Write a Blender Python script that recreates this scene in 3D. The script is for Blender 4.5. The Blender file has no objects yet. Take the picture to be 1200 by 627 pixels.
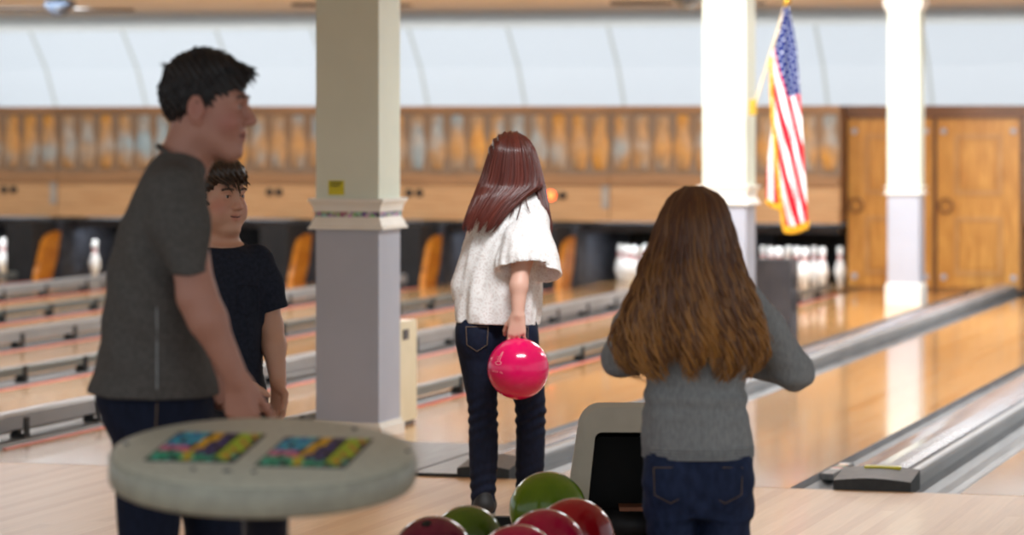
import bpy, bmesh, math, random
import numpy as np
from mathutils import Vector, Matrix

random.seed(7)
RNG = np.random.RandomState(11)
SC = bpy.context.scene
COL = SC.collection
PI = math.pi

# ------------------------------------------------------------------ camera, world, lights, exposure
F = 3800.0            # focal length in pixels of the 1200 wide photograph
HOR = 142.0           # row of the horizon
CAMH = 1.52
TH = math.atan(1140.0 / F)
CS, SN = math.cos(TH), math.sin(TH)

cam_data = bpy.data.cameras.new('camera')
cam_data.sensor_width = 36.0
cam_data.lens = F / 1200.0 * 36.0
cam_data.shift_y = -(313.5 - HOR) / 1200.0
cam_data.clip_end = 200
cam_data.dof.use_dof = True
cam_data.dof.focus_distance = 10.7
cam_data.dof.aperture_fstop = 2.8
cam = bpy.data.objects.new('camera', cam_data)
COL.objects.link(cam)
cam.location = (0, 0, CAMH)
cam.rotation_euler = (PI / 2, 0, TH)
SC.camera = cam

SC.view_settings.view_transform = 'Standard'
SC.view_settings.look = 'None'
SC.view_settings.exposure = 0.0
SC.view_settings.gamma = 1.0
SC.view_settings.use_curve_mapping = False
try:
    SC.cycles.use_denoising = True
    SC.cycles.max_bounces = 8
    SC.cycles.sample_clamp_indirect = 6.0
    SC.cycles.caustics_reflective = False
    SC.cycles.caustics_refractive = False
except Exception:
    pass

world = bpy.data.worlds.new('world')
SC.world = world
world.use_nodes = True
bgn = world.node_tree.nodes['Background']
bgn.inputs[0].default_value = (0.84, 0.94, 1.0, 1)
bgn.inputs[1].default_value = 0.78


def area_light(name, loc, size, power, color=(1, 1, 1), rot=(0, 0, 0)):
    d = bpy.data.lights.new(name, 'AREA')
    d.shape = 'RECTANGLE'
    d.size, d.size_y = size
    d.energy = power
    d.color = color
    o = bpy.data.objects.new(name, d)
    o.location = loc
    o.rotation_euler = rot
    COL.objects.link(o)
    return o


# rows of ceiling lights over the lanes, lamps before the columns, lamps over the pin decks and in the cove
WHITE = (0.93, 0.97, 1.0)
for lx in (-11.5, -8.0, -3.2, -1.0):
    area_light('ceiling_lamp', (lx, 16.8, 2.50), (0.5, 3.0), 84, WHITE)
    area_light('ceiling_lamp', (lx, 23.5, 2.50), (0.5, 4.0), 95, WHITE)
for ly, pw in ((18.6, 105), (24.3, 100)):
    area_light('column_lamp', (-4.2, ly, 2.48), (0.9, 0.25), pw, WHITE, (math.radians(42), 0, 0))
for lx in (-15.0, -12.0, -9.0, -6.0, -2.5):
    area_light('lane_end_lamp', (lx, 26.6, 2.45), (1.2, 0.3), 32, WHITE)
for lx in (-16.5, -13.5, -10.5, -7.5, -4.5, -1.5):
    area_light('cove_lamp', (lx, 31.6, 1.35), (2.8, 0.25), 20, WHITE, (math.radians(100), 0, 0)).data.spread = math.radians(110)
for k in range(8):
    cx_ = (-6.55 - 5.60) / 2 if k == 0 else (-8.0 - 1.29 * (k - 1) - (7.0 if k == 1 else 8.35 + 1.29 * (k - 2))) / 2
    area_light('pin_deck_lamp', (cx_, 29.06, 0.60), (0.8, 0.06), 9.0, WHITE, (math.radians(62), 0, 0))
bl = area_light('bowler_fill', (-2.7, 10.5, 2.50), (1.2, 0.35), 22, WHITE, (math.radians(38), 0, math.radians(28)))  # added unseen light, aimed at the girl's back to brighten her blouse
bl.data.spread = math.radians(95)


# ------------------------------------------------------------------ pixel helpers (photograph pixels -> room)
def W(px, py, Z):
    X = (px - 600) / F * Z
    return (X * CS - Z * SN, X * SN + Z * CS, CAMH - (py - HOR) * Z / F)


def on_y(px, y):
    k = (px - 600) / F
    return (k * y * CS - y * SN) / (CS + k * SN)


def depth(x, y):
    return -x * SN + y * CS


# ------------------------------------------------------------------ materials
def srgb(r, g, b):
    def f(c):
        c /= 255.0
        return c / 12.92 if c <= 0.04045 else ((c + 0.055) / 1.055) ** 2.4
    return (f(r), f(g), f(b), 1.0)


def base_mat(name, col, rough=0.5, metal=0.0, coat=0.0, spec=0.5):
    m = bpy.data.materials.new(name)
    m.use_nodes = True
    b = m.node_tree.nodes['Principled BSDF']
    b.inputs['Base Color'].default_value = col
    b.inputs['Roughness'].default_value = rough
    b.inputs['Metallic'].default_value = metal
    b.inputs['Coat Weight'].default_value = coat
    b.inputs['Specular IOR Level'].default_value = spec
    return m, m.node_tree.nodes, m.node_tree.links, b


def noise_mat(name, col, col2=None, scale=8.0, stretch=(1, 1, 1), rough=0.5, metal=0.0, coat=0.0, bump=0.0,
              detail=4.0, lo=0.35, hi=0.65, spec=0.5, bscale=None, sss=0.0):
    m, N, L, b = base_mat(name, col, rough, metal, coat, spec)
    if col2 is None:
        col2 = tuple(min(1, c * 0.88) for c in col[:3]) + (1,)
    tc = N.new('ShaderNodeTexCoord')
    mp = N.new('ShaderNodeMapping')
    mp.inputs['Scale'].default_value = stretch
    L.new(tc.outputs['Object'], mp.inputs['Vector'])
    nz = N.new('ShaderNodeTexNoise')
    nz.inputs['Scale'].default_value = scale
    nz.inputs['Detail'].default_value = detail
    L.new(mp.outputs[0], nz.inputs['Vector'])
    cr = N.new('ShaderNodeValToRGB')
    cr.color_ramp.elements[0].position = lo
    cr.color_ramp.elements[1].position = hi
    cr.color_ramp.elements[0].color = col
    cr.color_ramp.elements[1].color = col2
    L.new(nz.outputs[0], cr.inputs[0])
    L.new(cr.outputs[0], b.inputs['Base Color'])
    if bump:
        bp = N.new('ShaderNodeBump')
        bp.inputs['Strength'].default_value = bump
        bp.inputs['Distance'].default_value = 0.01
        if bscale:
            n2 = N.new('ShaderNodeTexNoise')
            n2.inputs['Scale'].default_value = bscale
            L.new(tc.outputs['Object'], n2.inputs['Vector'])
            L.new(n2.outputs[0], bp.inputs['Height'])
        else:
            L.new(nz.outputs[0], bp.inputs['Height'])
        L.new(bp.outputs[0], b.inputs['Normal'])
    if sss:
        b.inputs['Subsurface Weight'].default_value = sss
        b.inputs['Subsurface Radius'].default_value = (0.01, 0.004, 0.002)
    return m


def board_mat(name, c1, c2, c3, width, rough, coat=0.3, blen=3.0):
    """strip boards running along y, each board its own tint"""
    m, N, L, b = base_mat(name, c1, rough, 0.0, coat)
    b.inputs['Coat Roughness'].default_value = 0.06
    tc = N.new('ShaderNodeTexCoord')
    sp = N.new('ShaderNodeSeparateXYZ')
    L.new(tc.outputs['Object'], sp.inputs[0])
    d = N.new('ShaderNodeMath'); d.operation = 'DIVIDE'; d.inputs[1].default_value = width
    L.new(sp.outputs[0], d.inputs[0])
    fl = N.new('ShaderNodeMath'); fl.operation = 'FLOOR'
    L.new(d.outputs[0], fl.inputs[0])
    dy = N.new('ShaderNodeMath'); dy.operation = 'DIVIDE'; dy.inputs[1].default_value = blen
    L.new(sp.outputs[1], dy.inputs[0])
    w1 = N.new('ShaderNodeTexWhiteNoise'); w1.noise_dimensions = '1D'
    L.new(fl.outputs[0], w1.inputs['W'])
    ad = N.new('ShaderNodeMath'); ad.operation = 'ADD'
    L.new(dy.outputs[0], ad.inputs[0]); L.new(w1.outputs[0], ad.inputs[1])
    fy = N.new('ShaderNodeMath'); fy.operation = 'FLOOR'
    L.new(ad.outputs[0], fy.inputs[0])
    cb = N.new('ShaderNodeCombineXYZ')
    L.new(fl.outputs[0], cb.inputs[0]); L.new(fy.outputs[0], cb.inputs[1])
    wn = N.new('ShaderNodeTexWhiteNoise'); wn.noise_dimensions = '2D'
    L.new(cb.outputs[0], wn.inputs['Vector'])
    cr = N.new('ShaderNodeValToRGB')
    cr.color_ramp.elements[0].color = c1
    cr.color_ramp.elements[1].color = c2
    e = cr.color_ramp.elements.new(0.5); e.color = c3
    L.new(wn.outputs[0], cr.inputs[0])
    mp = N.new('ShaderNodeMapping'); mp.inputs['Scale'].default_value = (40, 1.6, 1)
    L.new(tc.outputs['Object'], mp.inputs['Vector'])
    nz = N.new('ShaderNodeTexNoise'); nz.inputs['Scale'].default_value = 2.0; nz.inputs['Detail'].default_value = 5
    L.new(mp.outputs[0], nz.inputs['Vector'])
    mx = N.new('ShaderNodeMixRGB'); mx.blend_type = 'MULTIPLY'; mx.inputs[0].default_value = 0.28
    L.new(cr.outputs[0], mx.inputs[1]); L.new(nz.outputs[0], mx.inputs[2])
    L.new(mx.outputs[0], b.inputs['Base Color'])
    return m


M = {}
M['approach'] = board_mat('approach_boards', srgb(206, 162, 116), srgb(196, 148, 102), srgb(212, 172, 128), 0.055, 0.42, 0.10)
M['lane'] = board_mat('lane_boards', srgb(218, 170, 114), srgb(204, 148, 88), srgb(224, 180, 128), 0.030, 0.16, 0.5)
M['lane_old'] = board_mat('amber_lane_boards', srgb(216, 168, 108), srgb(198, 140, 78), srgb(220, 176, 120), 0.030, 0.2, 0.5)
M['aisle'] = board_mat('aisle_boards', srgb(224, 166, 98), srgb(206, 140, 70), srgb(230, 176, 110), 0.030, 0.2, 0.55)
M['grey_gutter'] = noise_mat('grey_gutter', srgb(118, 120, 122), srgb(98, 100, 102), 5, (8, 0.5, 1), 0.4)
M['grey_cap'] = noise_mat('grey_capping', srgb(160, 161, 170), srgb(138, 140, 150), 4, (3, 0.6, 1), 0.22, 0.0, 0.3)
M['edge_grey'] = noise_mat('edge_grey', srgb(150, 152, 154), srgb(132, 134, 136), 3, (6, 0.5, 1), 0.35)
M['rail_light'] = noise_mat('light_rail', srgb(150, 156, 160), srgb(130, 136, 140), 3, (6, 0.5, 1), 0.3)
M['rail_dark'] = noise_mat('green_grey_rail', srgb(106, 116, 116), srgb(90, 100, 100), 3, (6, 0.5, 1), 0.35)
M['black'] = noise_mat('black_rubber', srgb(26, 26, 27), srgb(38, 38, 38), 30, rough=0.6)
M['brown_cap'] = noise_mat('brownish_plastic', srgb(88, 78, 70), srgb(76, 68, 62), 20, rough=0.6)
M['yellow'] = noise_mat('yellow_strip', srgb(214, 204, 40), srgb(196, 186, 30), 20, rough=0.5)
M['pink'] = noise_mat('pink_stripe', srgb(226, 138, 128), srgb(210, 120, 112), 12, rough=0.5)
M['pit'] = noise_mat('pit_black', srgb(20, 21, 24), srgb(30, 31, 34), 6, rough=0.8)
M['pit_metal'] = noise_mat('pit_machinery_grey', srgb(70, 74, 84), srgb(48, 50, 58), 5, (1, 1, 4), rough=0.5)
M['orange'] = noise_mat('orange_wood', srgb(216, 140, 46), srgb(190, 112, 34), 3, (1, 1, 6), rough=0.4)
M['mask_tan'] = noise_mat('tan_wood', srgb(196, 156, 112), srgb(180, 138, 94), 2.2, (1.2, 1, 16), rough=0.45)
M['mask_trim'] = noise_mat('brown_wood_trim', srgb(168, 126, 86), srgb(142, 106, 72), 2.2, (1.0, 1, 16), rough=0.45)
M['dark_trim'] = noise_mat('dark_brown_trim', srgb(128, 84, 48), srgb(108, 70, 40), 2.2, (1.0, 1, 16), rough=0.45)
M['oak'] = noise_mat('golden_oak', srgb(206, 150, 70), srgb(180, 122, 48), 3.0, (7, 1, 1.2), rough=0.4)
M['oak_pale'] = noise_mat('pale_oak', srgb(196, 148, 90), srgb(176, 126, 66), 3.0, (7, 1, 1.2), rough=0.4)
M['cove'] = None
M['ceiling'] = noise_mat('beige_ceiling', srgb(242, 236, 228), srgb(236, 230, 222), 1.5, rough=0.8)
M['column_white'] = noise_mat('cream_white_paint', srgb(220, 227, 212), srgb(214, 221, 206), 3, rough=0.45)
M['column_grey'] = noise_mat('grey_paint', srgb(176, 181, 194), srgb(170, 175, 188), 3, rough=0.45)
M['moulding'] = noise_mat('cream_moulding', srgb(238, 236, 228), srgb(230, 228, 220), 5, rough=0.45)
M['pin_white'] = noise_mat('pin_white', srgb(244, 244, 242), srgb(232, 232, 230), 6, rough=0.2, coat=0.4)
M['pin_red'] = noise_mat('pin_red', srgb(190, 30, 34), srgb(170, 24, 28), 6, rough=0.2)
M['speaker'] = noise_mat('charcoal_box', srgb(84, 84, 90), srgb(70, 70, 76), 6, rough=0.55)
M['speaker_side'] = noise_mat('dark_charcoal', srgb(58, 58, 64), srgb(48, 48, 54), 6, rough=0.5)
M['cream_plastic'] = noise_mat('cream_plastic', srgb(226, 218, 190), srgb(216, 208, 178), 5, rough=0.4)
M['table_top'] = noise_mat('speckled_grey_laminate', srgb(196, 194, 178), srgb(180, 178, 164), 60, rough=0.4, bump=0.02)
M['table_rim'] = noise_mat('grey_table_rim', srgb(166, 163, 148), srgb(152, 149, 136), 30, rough=0.4)
M['navy_metal'] = noise_mat('dark_navy_metal', srgb(40, 42, 58), srgb(30, 32, 46), 8, rough=0.35)
M['hood'] = noise_mat('taupe_plastic', srgb(212, 204, 188), srgb(200, 192, 176), 8, rough=0.4)
M['hood_in'] = noise_mat('hood_black', srgb(14, 13, 14), srgb(22, 20, 20), 8, rough=0.5)
M['steel'] = noise_mat('brushed_steel', srgb(150, 152, 156), srgb(126, 128, 132), 20, (1, 8, 1), rough=0.35, metal=0.8)
M['fan_dark'] = noise_mat('fan_dark_metal', srgb(62, 56, 52), srgb(48, 44, 40), 10, rough=0.4)
M['fan_blue'] = noise_mat('fan_blue_grey', srgb(112, 128, 152), srgb(98, 114, 138), 10, rough=0.4)
M['brass'] = noise_mat('brass', srgb(214, 170, 70), srgb(190, 146, 52), 12, rough=0.3, metal=0.8)
M['gold_fringe'] = noise_mat('gold_fringe', srgb(240, 186, 40), srgb(214, 150, 24), 60, rough=0.6)
M['flag_pole'] = noise_mat('pale_wood_pole', srgb(206, 190, 160), srgb(190, 172, 140), 10, rough=0.5)
M['sweater'] = noise_mat('grey_knit', srgb(158, 161, 164), srgb(142, 145, 148), 120, (1, 1, 0.4), rough=0.9, bump=0.35, spec=0.2)
M['tee_grey'] = noise_mat('grey_marl_cotton', srgb(92, 88, 86), srgb(80, 77, 75), 90, rough=0.9, bump=0.15, spec=0.2)
M['tee_navy'] = noise_mat('navy_cotton', srgb(42, 46, 60), srgb(34, 38, 50), 90, rough=0.9, bump=0.1, spec=0.2)
M['denim'] = noise_mat('dark_denim', srgb(24, 31, 52), srgb(18, 24, 42), 60, (1, 1, 0.5), rough=0.8, bump=0.15, spec=0.2)
M['denim_blue'] = noise_mat('blue_denim', srgb(44, 56, 88), srgb(34, 44, 72), 50, (1, 1, 0.5), rough=0.8, bump=0.15, spec=0.2)
M['denim_black'] = noise_mat('charcoal_trousers', srgb(48, 48, 54), srgb(38, 38, 44), 50, rough=0.85, spec=0.2)
M['thread'] = noise_mat('tan_thread', srgb(120, 100, 84), srgb(104, 86, 70), 50, rough=0.8)
M['shoe'] = noise_mat('dark_shoe', srgb(20, 19, 20), srgb(30, 28, 28), 20, rough=0.6)
M['shoe_sole'] = noise_mat('pale_sole', srgb(196, 190, 180), srgb(180, 174, 164), 20, rough=0.6)
M['eye_white'] = noise_mat('eye_white', srgb(206, 196, 190), srgb(196, 186, 180), 30, rough=0.3)
M['iris'] = noise_mat('dark_iris', srgb(46, 32, 24), srgb(30, 20, 16), 60, rough=0.15)
M['lip_dark'] = noise_mat('lip_line_red', srgb(96, 40, 40), srgb(80, 32, 34), 30, rough=0.5)  # natural dark red of the line between the lips
M['teeth'] = noise_mat('teeth', srgb(226, 218, 206), srgb(214, 206, 194), 30, rough=0.3)


def hair_mat(name, c1, c2, zlo, zhi, rough=0.34):
    m, N, L, b = base_mat(name, c1, rough, 0, 0, 0.5)
    at = N.new('ShaderNodeAttribute'); at.attribute_name = 'tint'
    cr = N.new('ShaderNodeValToRGB')
    cr.color_ramp.elements[0].color = c1
    cr.color_ramp.elements[1].color = c2
    L.new(at.outputs['Fac'], cr.inputs[0])
    L.new(cr.outputs[0], b.inputs['Base Color'])
    b.inputs['Anisotropic'].default_value = 0.5
    return m


M['hair_auburn'] = hair_mat('auburn_hair', srgb(60, 24, 20), srgb(122, 52, 38), 0, 1, 0.36)
M['hair_brown'] = hair_mat('brown_hair', srgb(92, 56, 38), srgb(206, 146, 74), 0, 1, 0.38)
M['hair_dark'] = hair_mat('dark_brown_hair', srgb(20, 14, 16), srgb(36, 26, 26), 0, 1, 0.55)
M['hair_boy'] = hair_mat('short_brown_hair', srgb(52, 38, 30), srgb(96, 74, 56), 0, 1, 0.4)


def skin_mat(name, c1, c2, blush):
    m, N, L, b = base_mat(name, c1, 0.48, 0, 0, 0.4)
    tc = N.new('ShaderNodeTexCoord')
    nz = N.new('ShaderNodeTexNoise'); nz.inputs['Scale'].default_value = 14; nz.inputs['Detail'].default_value = 5
    L.new(tc.outputs['Object'], nz.inputs['Vector'])
    mx = N.new('ShaderNodeMixRGB')
    mx.inputs[1].default_value = c1; mx.inputs[2].default_value = c2
    L.new(nz.outputs[0], mx.inputs[0])
    at = N.new('ShaderNodeAttribute'); at.attribute_name = 'tint'
    m2 = N.new('ShaderNodeMixRGB'); m2.inputs[2].default_value = blush
    L.new(at.outputs['Fac'], m2.inputs[0]); L.new(mx.outputs[0], m2.inputs[1])
    L.new(m2.outputs[0], b.inputs['Base Color'])
    b.inputs['Subsurface Weight'].default_value = 0.12
    b.inputs['Subsurface Radius'].default_value = (0.012, 0.005, 0.003)
    return m


M['skin_man'] = skin_mat('skin_fair_man', srgb(190, 138, 120), srgb(174, 122, 106), srgb(172, 78, 78))
M['skin_boy'] = skin_mat('skin_fair_boy', srgb(222, 172, 146), srgb(212, 158, 132), srgb(206, 104, 96))
M['skin_girl'] = skin_mat('skin_fair_girl', srgb(226, 180, 160), srgb(216, 166, 146), srgb(206, 110, 104))


def lace_mat():
    m, N, L, b = base_mat('white_lace', srgb(240, 238, 236), 0.8, 0, 0, 0.2)
    tc = N.new('ShaderNodeTexCoord')
    n0 = N.new('ShaderNodeTexNoise'); n0.inputs['Scale'].default_value = 22; n0.inputs['Detail'].default_value = 2
    L.new(tc.outputs['Object'], n0.inputs['Vector'])
    va = N.new('ShaderNodeMixRGB'); va.inputs[0].default_value = 0.06
    L.new(tc.outputs['Object'], va.inputs[1]); L.new(n0.outputs['Color'], va.inputs[2])
    v = N.new('ShaderNodeTexVoronoi'); v.feature = 'DISTANCE_TO_EDGE'; v.inputs['Scale'].default_value = 66
    L.new(va.outputs[0], v.inputs['Vector'])
    cr = N.new('ShaderNodeValToRGB')
    cr.color_ramp.elements[0].position = 0.02; cr.color_ramp.elements[0].color = srgb(246, 244, 242)
    cr.color_ramp.elements[1].position = 0.25; cr.color_ramp.elements[1].color = srgb(228, 220, 216)
    L.new(v.outputs['Distance'], cr.inputs[0])
    L.new(cr.outputs[0], b.inputs['Base Color'])
    bp = N.new('ShaderNodeBump'); bp.inputs['Strength'].default_value = 0.35; bp.inputs['Distance'].default_value = 0.004
    bp.invert = True
    L.new(v.outputs['Distance'], bp.inputs['Height']); L.new(bp.outputs[0], b.inputs['Normal'])
    return m


M['lace'] = lace_mat()
M['hem_white'] = noise_mat('white_hem', srgb(244, 242, 240), srgb(234, 232, 230), 40, rough=0.8, bump=0.1)


def ball_mat(name, c1, c2, scale=7):
    m = noise_mat(name, c1, c2, scale, rough=0.16, coat=0.12, detail=6, lo=0.3, hi=0.7)
    return m


M['ball_pink'] = ball_mat('hot_pink_marble', srgb(232, 14, 96), srgb(204, 10, 82))
M['ball_lime'] = ball_mat('lime_green_marble', srgb(128, 156, 22), srgb(84, 120, 14), 5)
M['ball_green'] = ball_mat('olive_green_marble', srgb(104, 132, 22), srgb(66, 94, 14), 5)
M['ball_red'] = ball_mat('scarlet_marble', srgb(196, 26, 36), srgb(160, 14, 26))
M['ball_crimson'] = ball_mat('crimson_pink_marble', srgb(196, 24, 68), srgb(160, 16, 52))
M['ball_rose'] = ball_mat('rose_marble', srgb(198, 36, 78), srgb(168, 22, 60))
M['ball_maroon'] = ball_mat('maroon_marble', srgb(128, 34, 60), srgb(98, 22, 44))
M['ball_mark'] = noise_mat('pale_pink_engraving', srgb(246, 170, 176), srgb(236, 150, 160), 30, rough=0.4)


# ------------------------------------------------------------------ object helpers
def tag(o, label=None, cat=None, group=None, kind=None):
    if label: o['label'] = label
    if cat: o['category'] = cat
    if group: o['group'] = group
    if kind: o['kind'] = kind
    return o


def empty(name, loc=(0, 0, 0), rz=0.0):
    o = bpy.data.objects.new(name, None)
    o.empty_display_size = 0.1
    o.location = loc
    o.rotation_euler = (0, 0, rz)
    COL.objects.link(o)
    return o


def from_mesh(name, me, parent=None):
    o = bpy.data.objects.new(name, me)
    COL.objects.link(o)
    if parent: o.parent = parent
    return o


def obj(name, bm, mats, parent=None, smooth=False, bevel=0.0, segs=2):
    if bevel:
        bmesh.ops.bevel(bm, geom=[e for e in bm.edges if len(e.link_faces) == 2 and e.calc_face_angle(0) > 0.5],
                        offset=bevel, segments=segs, affect='EDGES', profile=0.5, clamp_overlap=True)
    me = bpy.data.meshes.new(name)
    bmesh.ops.recalc_face_normals(bm, faces=bm.faces[:])
    if smooth:
        for f in bm.faces: f.smooth = True
    bm.to_mesh(me)
    bm.free()
    if not isinstance(mats, (list, tuple)): mats = [mats]
    for m in mats: me.materials.append(m)
    return from_mesh(name, me, parent)


def box(bm, x0, x1, y0, y1, z0, z1, mi=0):
    vs = [bm.verts.new(p) for p in ((x0, y0, z0), (x1, y0, z0), (x1, y1, z0), (x0, y1, z0),
                                    (x0, y0, z1), (x1, y0, z1), (x1, y1, z1), (x0, y1, z1))]
    for q in ((0, 3, 2, 1), (4, 5, 6, 7), (0, 1, 5, 4), (1, 2, 6, 5), (2, 3, 7, 6), (3, 0, 4, 7)):
        f = bm.faces.new([vs[i] for i in q])
        f.material_index = mi
    return vs


def bx(*a):
    bm = bmesh.new()
    box(bm, *a)
    return bm


def extrude_y(bm, pts, y0, y1, mi=0, closed=True):
    a = [bm.verts.new((x, y0, z)) for x, z in pts]
    b = [bm.verts.new((x, y1, z)) for x, z in pts]
    n = len(pts)
    for i in range(n if closed else n - 1):
        j = (i + 1) % n
        f = bm.faces.new((a[i], a[j], b[j], b[i])); f.material_index = mi
    if closed:
        f = bm.faces.new(a[::-1]); f.material_index = mi
        f = bm.faces.new(b); f.material_index = mi


def lathe(bm, prof, seg=24, mi=None, c=(0, 0)):
    rings = []
    for r, z in prof:
        if r < 1e-5:
            rings.append([bm.verts.new((c[0], c[1], z))])
        else:
            rings.append([bm.verts.new((c[0] + r * math.cos(2 * PI * i / seg), c[1] + r * math.sin(2 * PI * i / seg), z)) for i in range(seg)])
    for k in range(len(rings) - 1):
        A, B = rings[k], rings[k + 1]
        for i in range(seg):
            j = (i + 1) % seg
            if len(A) == 1 and len(B) == 1: continue
            if len(A) == 1: f = bm.faces.new((A[0], B[j], B[i]))
            elif len(B) == 1: f = bm.faces.new((A[i], A[j], B[0]))
            else: f = bm.faces.new((A[i], A[j], B[j], B[i]))
            if mi: f.material_index = mi(0.5 * (prof[k][1] + prof[k + 1][1]))
            f.smooth = True
    if len(rings[0]) > 1: bm.faces.new(rings[0][::-1])
    if len(rings[-1]) > 1: bm.faces.new(rings[-1])


def tubes_mesh(name, paths, radii, mat, parent=None, nseg=5, tints=None, taper=True):
    """many thin swept strands (hair, cord, fringe) as one mesh"""
    V, Fc, T = [], [], []
    base = 0
    for pi_, (P, r) in enumerate(zip(paths, radii)):
        P = np.asarray(P, float)
        n = len(P)
        tg = np.gradient(P, axis=0)
        tg /= (np.linalg.norm(tg, axis=1, keepdims=True) + 1e-9)
        ref = np.array([0.31, -0.83, 0.17])
        u = np.cross(tg, ref); u /= (np.linalg.norm(u, axis=1, keepdims=True) + 1e-9)
        v = np.cross(tg, u)
        tt = np.linspace(0, 1, n)
        rr = r * (np.clip(np.minimum(1, (1 - tt) * 4 + 0.15), 0, 1) if taper else np.ones(n))
        for k in range(nseg):
            a = 2 * PI * k / nseg
            V.append(P + (u * math.cos(a) + v * math.sin(a)) * rr[:, None])
            T.append(np.full(n, 0.0 if tints is None else tints[pi_]) if tints is None or np.isscalar(tints[pi_]) else np.asarray(tints[pi_]))
        for k in range(nseg):
            k2 = (k + 1) % nseg
            for i in range(n - 1):
                Fc.append((base + k * n + i, base + k2 * n + i, base + k2 * n + i + 1, base + k * n + i + 1))
        base += n * nseg
    V = np.concatenate(V); T = np.concatenate(T)
    me = bpy.data.meshes.new(name)
    me.from_pydata(V.tolist(), [], Fc)
    at = me.attributes.new('tint', 'FLOAT', 'POINT')
    at.data.foreach_set('value', T.astype(np.float32))
    me.polygons.foreach_set('use_smooth', [True] * len(me.polygons))
    me.materials.append(mat)
    return from_mesh(name, me, parent)


# ------------------------------------------------------------------ implicit body engine (smooth unions meshed by surface nets)
class Body:
    def __init__(s, lo, hi, h):
        s.h = h
        s.lo = np.array(lo, float)
        s.n = np.ceil((np.array(hi) - s.lo) / h).astype(int) + 1
        s.F = np.full(s.n, 1.0, np.float32)

    def _reg(s, lo, hi, m):
        a = np.clip(np.floor((np.array(lo) - m - s.lo) / s.h).astype(int), 0, s.n)
        b = np.clip(np.ceil((np.array(hi) + m - s.lo) / s.h).astype(int) + 1, 0, s.n)
        if np.any(b <= a): return None
        sl = tuple(slice(a[i], b[i]) for i in range(3))
        ax = [s.lo[i] + s.h * np.arange(a[i], b[i]) for i in range(3)]
        X, Y, Z = np.meshgrid(*ax, indexing='ij', sparse=True)
        return sl, X, Y, Z

    def _mix(s, lo, hi, fn, k, op):
        r = s._reg(lo, hi, abs(k) + 3 * s.h)
        if r is None: return
        sl, X, Y, Z = r
        d = fn(X, Y, Z).astype(np.float32)
        a = s.F[sl]
        if op == 'sub':
            d = -d
            hh = np.maximum(k - np.abs(a - d), 0) / max(k, 1e-6)
            s.F[sl] = np.maximum(a, d) + hh * hh * k * 0.25
        else:
            hh = np.maximum(k - np.abs(a - d), 0) / max(k, 1e-6)
            s.F[sl] = np.minimum(a, d) - hh * hh * k * 0.25

    def ell(s, c, r, k=0.02, R=None, op='add'):
        c = np.array(c, float); r = np.array(r, float)
        R = np.eye(3) if R is None else np.array(R)
        ext = np.abs(R) @ r

        def fn(X, Y, Z):
            dx, dy, dz = X - c[0], Y - c[1], Z - c[2]
            p = [(R[0, i] * dx + R[1, i] * dy + R[2, i] * dz) / r[i] for i in range(3)]
            k0 = np.sqrt(p[0] ** 2 + p[1] ** 2 + p[2] ** 2)
            k1 = np.sqrt((p[0] / r[0]) ** 2 + (p[1] / r[1]) ** 2 + (p[2] / r[2]) ** 2) + 1e-9
            return k0 * (k0 - 1) / k1
        s._mix(c - ext, c + ext, fn, k, op)

    def cap(s, a, b, ra, rb=None, k=0.02, op='add', flat=None):
        a = np.array(a, float); b = np.array(b, float)
        rb = ra if rb is None else rb
        ab = b - a; L2 = float(ab @ ab) + 1e-12
        m = max(ra, rb)

        def fn(X, Y, Z):
            dx, dy, dz = X - a[0], Y - a[1], Z - a[2]
            t = np.clip((dx * ab[0] + dy * ab[1] + dz * ab[2]) / L2, 0, 1)
            ex, ey, ez = dx - t * ab[0], dy - t * ab[1], dz - t * ab[2]
            if flat is not None:
                ax, fc = flat
                q = ex * ax[0] + ey * ax[1] + ez * ax[2]
                g = q * (1.0 / fc - 1.0)
                ex, ey, ez = ex + g * ax[0], ey + g * ax[1], ez + g * ax[2]
            return np.sqrt(ex * ex + ey * ey + ez * ez) - (ra + (rb - ra) * t)
        s._mix(np.minimum(a, b) - m, np.maximum(a, b) + m, fn, k, op)

    def chain(s, pts, rad, k=0.02, op='add', flat=None):
        for i in range(len(pts) - 1):
            s.cap(pts[i], pts[i + 1], rad[i], rad[i + 1], k, op, flat)

    def loft(s, rows, k=0.02, p=2.2, grow=0.0, op='add', fold=None):
        """rows of (z, cx, cy, rx, ry)"""
        A = np.array(sorted([tuple(r) for r in rows]), float)
        zz = np.linspace(A[0, 0], A[-1, 0], 160)
        C = [np.interp(zz, A[:, 0], A[:, i]) for i in range(1, 5)]
        ker = np.hanning(13); ker /= ker.sum()
        C = [np.convolve(np.pad(c, 6, mode='edge'), ker, mode='valid') for c in C]
        lo = [(C[0] - C[2]).min() - grow, (C[1] - C[3]).min() - grow, A[0, 0]]
        hi = [(C[0] + C[2]).max() + grow, (C[1] + C[3]).max() + grow, A[-1, 0]]

        def fn(X, Y, Z):
            z1 = Z[0, 0, :]
            cx, cy, rx, ry = [np.interp(z1, zz, c)[None, None, :] for c in C]
            rx = np.maximum(rx + grow, 0.004); ry = np.maximum(ry + grow, 0.004)
            u, v = (X - cx) / rx, (Y - cy) / ry
            q = (np.abs(u) ** p + np.abs(v) ** p) ** (1.0 / p)
            if fold is not None:
                q = q + fold(np.arctan2(v, u), Z)
            d = (q - 1) * np.minimum(rx, ry)
            ez = np.maximum(A[0, 0] - Z, Z - A[-1, 0])
            return np.maximum(d, ez)
        s._mix(lo, hi, fn, k, op)

    def cut(s, nrm, off):
        """keep the side where nrm . p <= off"""
        ax = [s.lo[i] + s.h * np.arange(s.n[i]) for i in range(3)]
        X, Y, Z = np.meshgrid(*ax, indexing='ij', sparse=True)
        d = nrm[0] * X + nrm[1] * Y + nrm[2] * Z - off
        s.F = np.maximum(s.F, d.astype(np.float32))

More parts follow.
